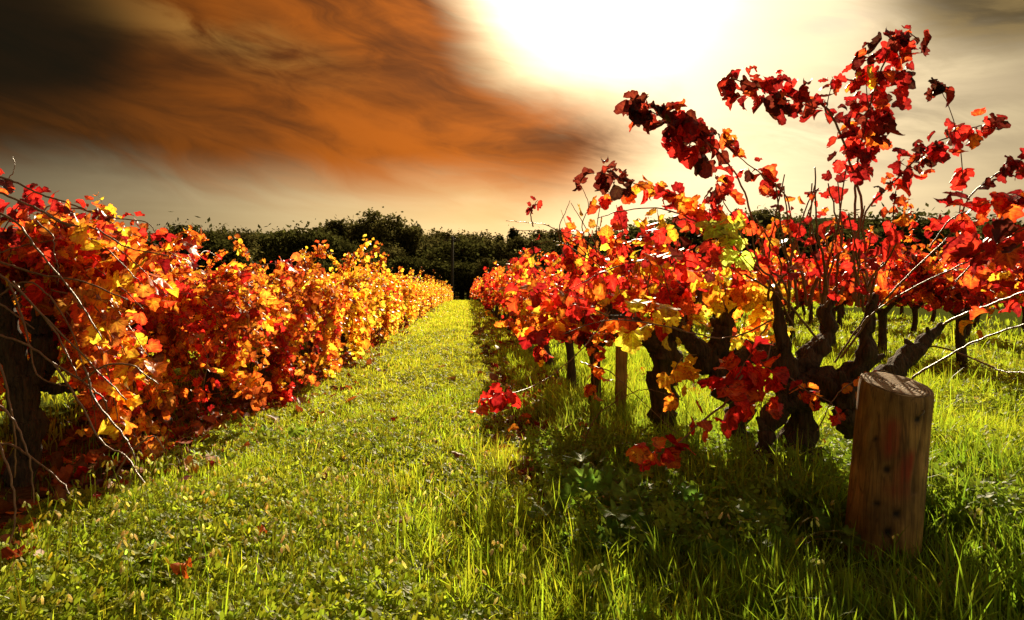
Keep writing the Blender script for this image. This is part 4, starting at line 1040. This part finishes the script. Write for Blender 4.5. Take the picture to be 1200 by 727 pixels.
tc = N(nt, 'ShaderNodeTexCoord'); no = setin(N(nt, 'ShaderNodeTexNoise'), Scale=.05, Detail=6., Roughness=.7); L.new(tc.outputs['Object'], no.inputs['Vector'])
rp = ramp(nt, [(.35, (.028, .034, .012)), (.55, (.05, .052, .018)), (.72, (.13, .105, .04))]); L.new(no.outputs['Fac'], rp.inputs['Fac'])
pb = setin(N(nt, 'ShaderNodeBsdfPrincipled'), Roughness=1.); pb.inputs['Specular IOR Level'].default_value = 0; L.new(rp.outputs['Color'], pb.inputs['Base Color'])
L.new(pb.outputs[0], N(nt, 'ShaderNodeOutputMaterial').inputs['Surface'])
tag(mb.build('hills', hm), kind='structure')

DK = 'dark gum tree in the tall clump left of the pole'
for px, top, Y in [(388, 268, 142), (402, 262, 136), (420, 253, 140), (438, 257, 134), (455, 262, 140), (468, 266, 134), (478, 274, 142)]:
    tree(px, top, Y, 'gum', DK)
tree(489, 262, 136, 'pine', 'slim dark pine standing just left of the utility pole', wide=.8)
tree(601, 267, 150, 'pine', 'small dark pine on the skyline over the far end of the right row', wide=.9)
tree(585, 275, 170, 'pine', 'smaller pointed pine left of the skyline pine', wide=.9)
for px, top, Y in [(508, 274, 150), (524, 272, 150), (541, 275, 160), (557, 277, 200), (572, 278, 220), (620, 276, 170), (640, 272, 160), (655, 274, 160), (675, 270, 150), (700, 272, 150), (725, 270, 150)]:
    tree(px, top, Y, 'gum', 'small round-headed tree on the dark skyline above the end of the lane', wide=1.15)
for px in range(340, 700, 17):
    tree(px + random.uniform(-5, 5), 293 + random.uniform(-15, 10), random.uniform(112, 132), random.choice(['round', 'gum']), 'dark bushy tree in the low belt behind the far ends of the rows', wide=1.2)
for px in range(352, 690, 25):
    tree(px + random.uniform(-6, 6), 309 + random.uniform(-9, 7), random.uniform(98, 106), random.choice(['round', 'round', 'gum']), 'dark scrub tree right behind the far ends of the rows', wide=1.3)
for px, top, Y in [(176, 276, 90), (205, 272, 92), (226, 264, 88), (244, 270, 90), (262, 276, 95), (277, 266, 100), (300, 275, 105), (322, 270, 110), (340, 268, 108), (356, 268, 112), (372, 266, 112), (150, 278, 92), (122, 280, 92)]:
    tree(px, top, Y, random.choice(['gum', 'round']), 'green-brown tree showing over the top of the left row', wide=1.05)
for px, top, Y in [(770, 262, 130), (800, 260, 130), (830, 256, 128), (858, 252, 120), (882, 250, 118), (905, 252, 120), (925, 255, 124), (945, 258, 126), (962, 260, 130), (985, 256, 122), (1005, 254, 120), (1026, 258, 122), (1045, 262, 126), (1112, 258, 124), (1135, 260, 120), (1158, 257, 122), (1182, 259, 124), (1208, 256, 120)]:
    tree(px, top, Y, random.choice(['gum', 'gum', 'round']), 'olive tree in the belt behind the right-hand rows', wide=1.25)
for px in range(760, 1230, 24):
    tree(px, 270 + random.uniform(-9, 9), 100 + random.uniform(-4, 4), random.choice(['round', 'gum']), 'low olive bush tree in front of the right-hand tree belt', wide=1.4)
tree(1068, 247, 62, 'round', 'dark dome-shaped tree standing clear above the right-hand rows', wide=1.1)

# utility pole
Yp = 92.; loc = np.array([(530 - VX) / F * Yp, Yp, -.7])
root = empty('utility_pole', loc, 'thin dark wooden utility pole at the far end of the grass lane', 'pole')
mb = MB(); tube(mb, np.array([[0, 0, -.3], [0, 0, 3.5], [0.02, 0, 7.9]]), [.19, .17, .14], 10); mb.build('pole', M_POLE, root)
mb = MB(); tube(mb, np.array([[-.95, -.19, 7.4], [0, -.19, 7.42], [.95, -.19, 7.4]]), .06, 6); mb.build('cross_arm', M_POLE, root)
for q in (-.85, 0.3, .85):
    mb = MB(); tube(mb, np.array([[q, -.19, 7.46], [q, -.19, 7.55], [q, -.19, 7.63]]), [.03, .05, .025], 8); mb.build('insulator', M_METAL, root)

# ================================================================== SKY
W = bpy.data.worlds.new('World'); SC.world = W; W.use_nodes = True
nt = W.node_tree; nt.nodes.clear(); L = nt.links
class E:
    def __init__(s, k): s.k = k
    @staticmethod
    def m(op, *a, clamp=False):
        n = nt.nodes.new('ShaderNodeMath'); n.operation = op; n.use_clamp = clamp
        for i, v in enumerate(a):
            if isinstance(v, E): L.new(v.k, n.inputs[i])
            else: n.inputs[i].default_value = float(v)
        return E(n.outputs[0])
    def __add__(s, o): return E.m('ADD', s, o)
    __radd__ = __add__
    def __mul__(s, o): return E.m('MULTIPLY', s, o)
    __rmul__ = __mul__
    def __sub__(s, o): return E.m('SUBTRACT', s, o)
    def __rsub__(s, o): return E.m('SUBTRACT', o, s)
    def __truediv__(s, o): return E.m('DIVIDE', s, o)
def sstep(e, a, b):
    n = nt.nodes.new('ShaderNodeMapRange'); n.interpolation_type = 'SMOOTHSTEP'; L.new(e.k, n.inputs[0]); n.inputs[1].default_value = a; n.inputs[2].default_value = b
    return E(n.outputs[0])
def gauss(e, c, w):
    d = (e - c) / w
    return E.m('EXPONENT', (d * d) * -1.0)
def combine(a, b, c=0.):
    n = nt.nodes.new('ShaderNodeCombineXYZ')
    for i, v in enumerate((a, b, c)):
        if isinstance(v, E): L.new(v.k, n.inputs[i])
        else: n.inputs[i].default_value = v
    return n.outputs[0]
def snoise(vec, scale, detail=5., rough=.55, dist=0.):
    n = setin(nt.nodes.new('ShaderNodeTexNoise'), Scale=scale, Detail=detail, Roughness=rough, Distortion=dist); L.new(vec, n.inputs['Vector'])
    return E(n.outputs['Fac'])
def mixc(f, a, b, mode='MIX'):
    n = nt.nodes.new('ShaderNodeMix'); n.data_type = 'RGBA'; n.blend_type = mode; n.clamp_factor = True
    if isinstance(f, E): L.new(f.k, n.inputs[0])
    else: n.inputs[0].default_value = f
    for i, v in ((6, a), (7, b)):
        if isinstance(v, tuple): n.inputs[i].default_value = (*v, 1)
        else: L.new(v, n.inputs[i])
    return n.outputs[2]
tc = nt.nodes.new('ShaderNodeTexCoord'); sp = nt.nodes.new('ShaderNodeSeparateXYZ'); L.new(tc.outputs['Generated'], sp.inputs[0])
dx, dy, dz = (E(sp.outputs[i]) for i in range(3))
az = E.m('ARCTAN2', dx, dy) * (180 / math.pi); el = E.m('ARCSINE', dz) * (180 / math.pi)
sv = (math.sin(rad(SUN_AZ)) * math.cos(rad(SUN_EL)), math.cos(rad(SUN_AZ)) * math.cos(rad(SUN_EL)), math.sin(rad(SUN_EL)))
ang = E.m('ARCCOSINE', E.m('MINIMUM', dx * sv[0] + dy * sv[1] + dz * sv[2], .99999)) * (180 / math.pi)
# streaky cloud coordinates: bands fall gently from upper left to lower right
ct, sn = math.cos(rad(-13)), math.sin(rad(-13))
u = az * ct + el * sn; v = el * ct - az * sn
warp = snoise(combine(u * .06, v * .16, 3.1), 1., 3.)
n1 = snoise(combine(u * .045 + warp * .8, v * .15 + warp * .9, .5), 1.0, 7., .58, .4)
n2 = snoise(combine(u * .10 + warp, v * .42 + warp * 1.5, 7.7), 1.0, 7., .6, .6)
n3 = snoise(combine(az * .05, el * .5, 2.2), 1.0, 5., .5)
S = 10.0      # Background strength is .1, so cloud radiances are given x10
def C(r, g_, b): return (r * S, g_ * S, b * S)
nish = nt.nodes.new('ShaderNodeTexSky'); nish.sky_type = 'NISHITA'; nish.sun_disc = False
nish.sun_elevation = rad(SUN_EL); nish.sun_rotation = rad(SUN_AZ); nish.air_density = 1.; nish.dust_density = 4.; nish.ozone_density = 1.
clear = mixc(1., nish.outputs[0], (1., .80, .50), 'MULTIPLY')
# veil of high cloud: khaki on the left, cream towards the sun
def azramp(stops):
    n = ramp(nt, [((p + 40) / 90., c) for p, c in stops]); f = (az + 40.) / 90.
    L.new(f.k, n.inputs['Fac'])
    return mixc(1., n.outputs['Color'], (S, S, S), 'MULTIPLY')
veil = azramp([(-33, (.020, .017, .011)), (-23, (.065, .054, .032)), (-13, (.175, .142, .078)), (2, (.255, .19, .085)), (14, (.40, .345, .235)), (25, (.33, .29, .20)), (36, (.15, .125, .08))])
veil = mixc((1. - sstep(el, 0, 5)) * .35, veil, azramp([(-33, (.04, .034, .022)), (-13, (.22, .185, .11)), (14, (.52, .43, .24)), (36, (.38, .32, .18))]))
veil = mixc(sstep(n3, .40, .66) * .30, veil, azramp([(-33, (.04, .034, .022)), (-13, (.25, .21, .12)), (14, (.60, .50, .29)), (36, (.42, .35, .2))]))
back = sstep(E.m('ABSOLUTE', az), 50, 95)
veil = mixc(back, veil, C(.18, .148, .095))
col = mixc(.9, clear, veil)
# brown smoke-coloured bank, upper left to centre
lowedge = sstep(el + (n1 - .5) * 5. - gauss(az, 6, 8) * -1.0, 5.2 , 10.5)
edge = az + (n1 - .5) * 14 + (n2 - .5) * 6 + sstep(el, 13., 20.) * 7.
bank = lowedge * (1. - sstep(edge, 6., 19.)) * sstep(ang + (n1 - .5) * 8, 7., 13.)
warmth = sstep(az + el * .1, -30, 2)
hot = mixc(warmth, C(.040, .012, .0012), C(.30, .066, .0015))
dark = mixc(warmth, C(.012, .0045, .0008), C(.075, .015, .0006))
bc = mixc(sstep(n2 * .38 + n1 * .62 + gauss(az, -2, 9) * gauss(el, 9.5, 4) * .10, .38, .64), dark, hot)
col = mixc(bank * .97, col, bc)
# dim corner, pale streak near its edge
corner = sstep(gauss(az, -31, 10) * gauss(el, 16.5, 5.5) + (n1 - .5) * .35, .25, .75)
col = mixc(corner * .9, col, C(.0045, .004, .0022))
streak = gauss(v + (n1 - .5) * 5., 13.0, 1.5) * gauss(az, -17.5, 6.5) * sstep(n2, .36, .62)
col = mixc(streak * .75, col, C(.20, .10, .022))
# grey-brown cloud upper right
ru = sstep(gauss(az, 37, 10) * gauss(el, 19, 6) + (n2 - .5) * .45 + (n1 - .5) * .35, .30, .80)
col = mixc(ru * .9, col, mixc(sstep(n2, .4, .65), C(.025, .014, .002), C(.11, .07, .02)))
rb = gauss(az, 31, 9) * gauss(el, 11, 3.2) * sstep(n2, .32, .62)
col = mixc(rb * .85, col, C(.22, .17, .10))
wisp = gauss(az, 25, 3) * gauss(el, 17.2, .8) * sstep(n2, .4, .6)
col = mixc(wisp * .5, col, C(.45, .35, .26))
# sunlight scattered through the thin cloud around the sun
glow = (gauss(ang, 0, 5.7) * 1.9 * (.35 + n2 * 1.3) + gauss(ang, 0, 12.) * .12) * (1. - bank * .9)
gl = mixc(1., (0., 0., 0.), C(1., .95, .84)); gm = nt.nodes.new('ShaderNodeMix'); gm.data_type = 'RGBA'; gm.blend_type = 'MULTIPLY'; gm.inputs[0].default_value = 1
L.new(gl, gm.inputs[6]); L.new(combine(glow, glow, glow), gm.inputs[7])
ad = nt.nodes.new('ShaderNodeMix'); ad.data_type = 'RGBA'; ad.blend_type = 'ADD'; ad.inputs[0].default_value = 1
L.new(col, ad.inputs[6]); L.new(gm.outputs[2], ad.inputs[7])
bg = nt.nodes.new('ShaderNodeBackground'); bg.inputs['Strength'].default_value = .1
L.new(ad.outputs[2], bg.inputs['Color'])
L.new(bg.outputs[0], nt.nodes.new('ShaderNodeOutputWorld').inputs['Surface'])

# ================================================================== SUN, CAMERA, RENDER
ld = bpy.data.lights.new('sun', 'SUN'); ld.energy = 5.0; ld.angle = rad(.6); ld.color = (1., .84, .56)
so = link(bpy.data.objects.new('sun', ld)); so.rotation_euler = Vector((-sv[0], -sv[1], -sv[2])).to_track_quat('-Z', 'Y').to_euler(); so.location = (20, 60, 30)
cd = bpy.data.cameras.new('camera'); cd.lens = 27.; cd.sensor_width = 36.; cd.clip_start = .05; cd.clip_end = 6000
cd.shift_x = (600 - VX) / 1200; cd.shift_y = -(363.5 - VY) / 1200
cam = link(bpy.data.objects.new('camera', cd)); cam.location = (0, 0, H); cam.rotation_euler = (rad(90), 0, 0)
SC.camera = cam
SC.view_settings.view_transform = 'Standard'; SC.view_settings.look = 'None'; SC.view_settings.gamma = 1.; SC.view_settings.exposure = 1.0
SC.render.engine = 'CYCLES'
SC.cycles.max_bounces = 8; SC.cycles.diffuse_bounces = 3; SC.cycles.transmission_bounces = 5; SC.cycles.glossy_bounces = 2; SC.cycles.transparent_max_bounces = 4
SC.cycles.use_denoising = True
try: SC.cycles.denoiser = 'OPENIMAGEDENOISE'
except Exception: pass
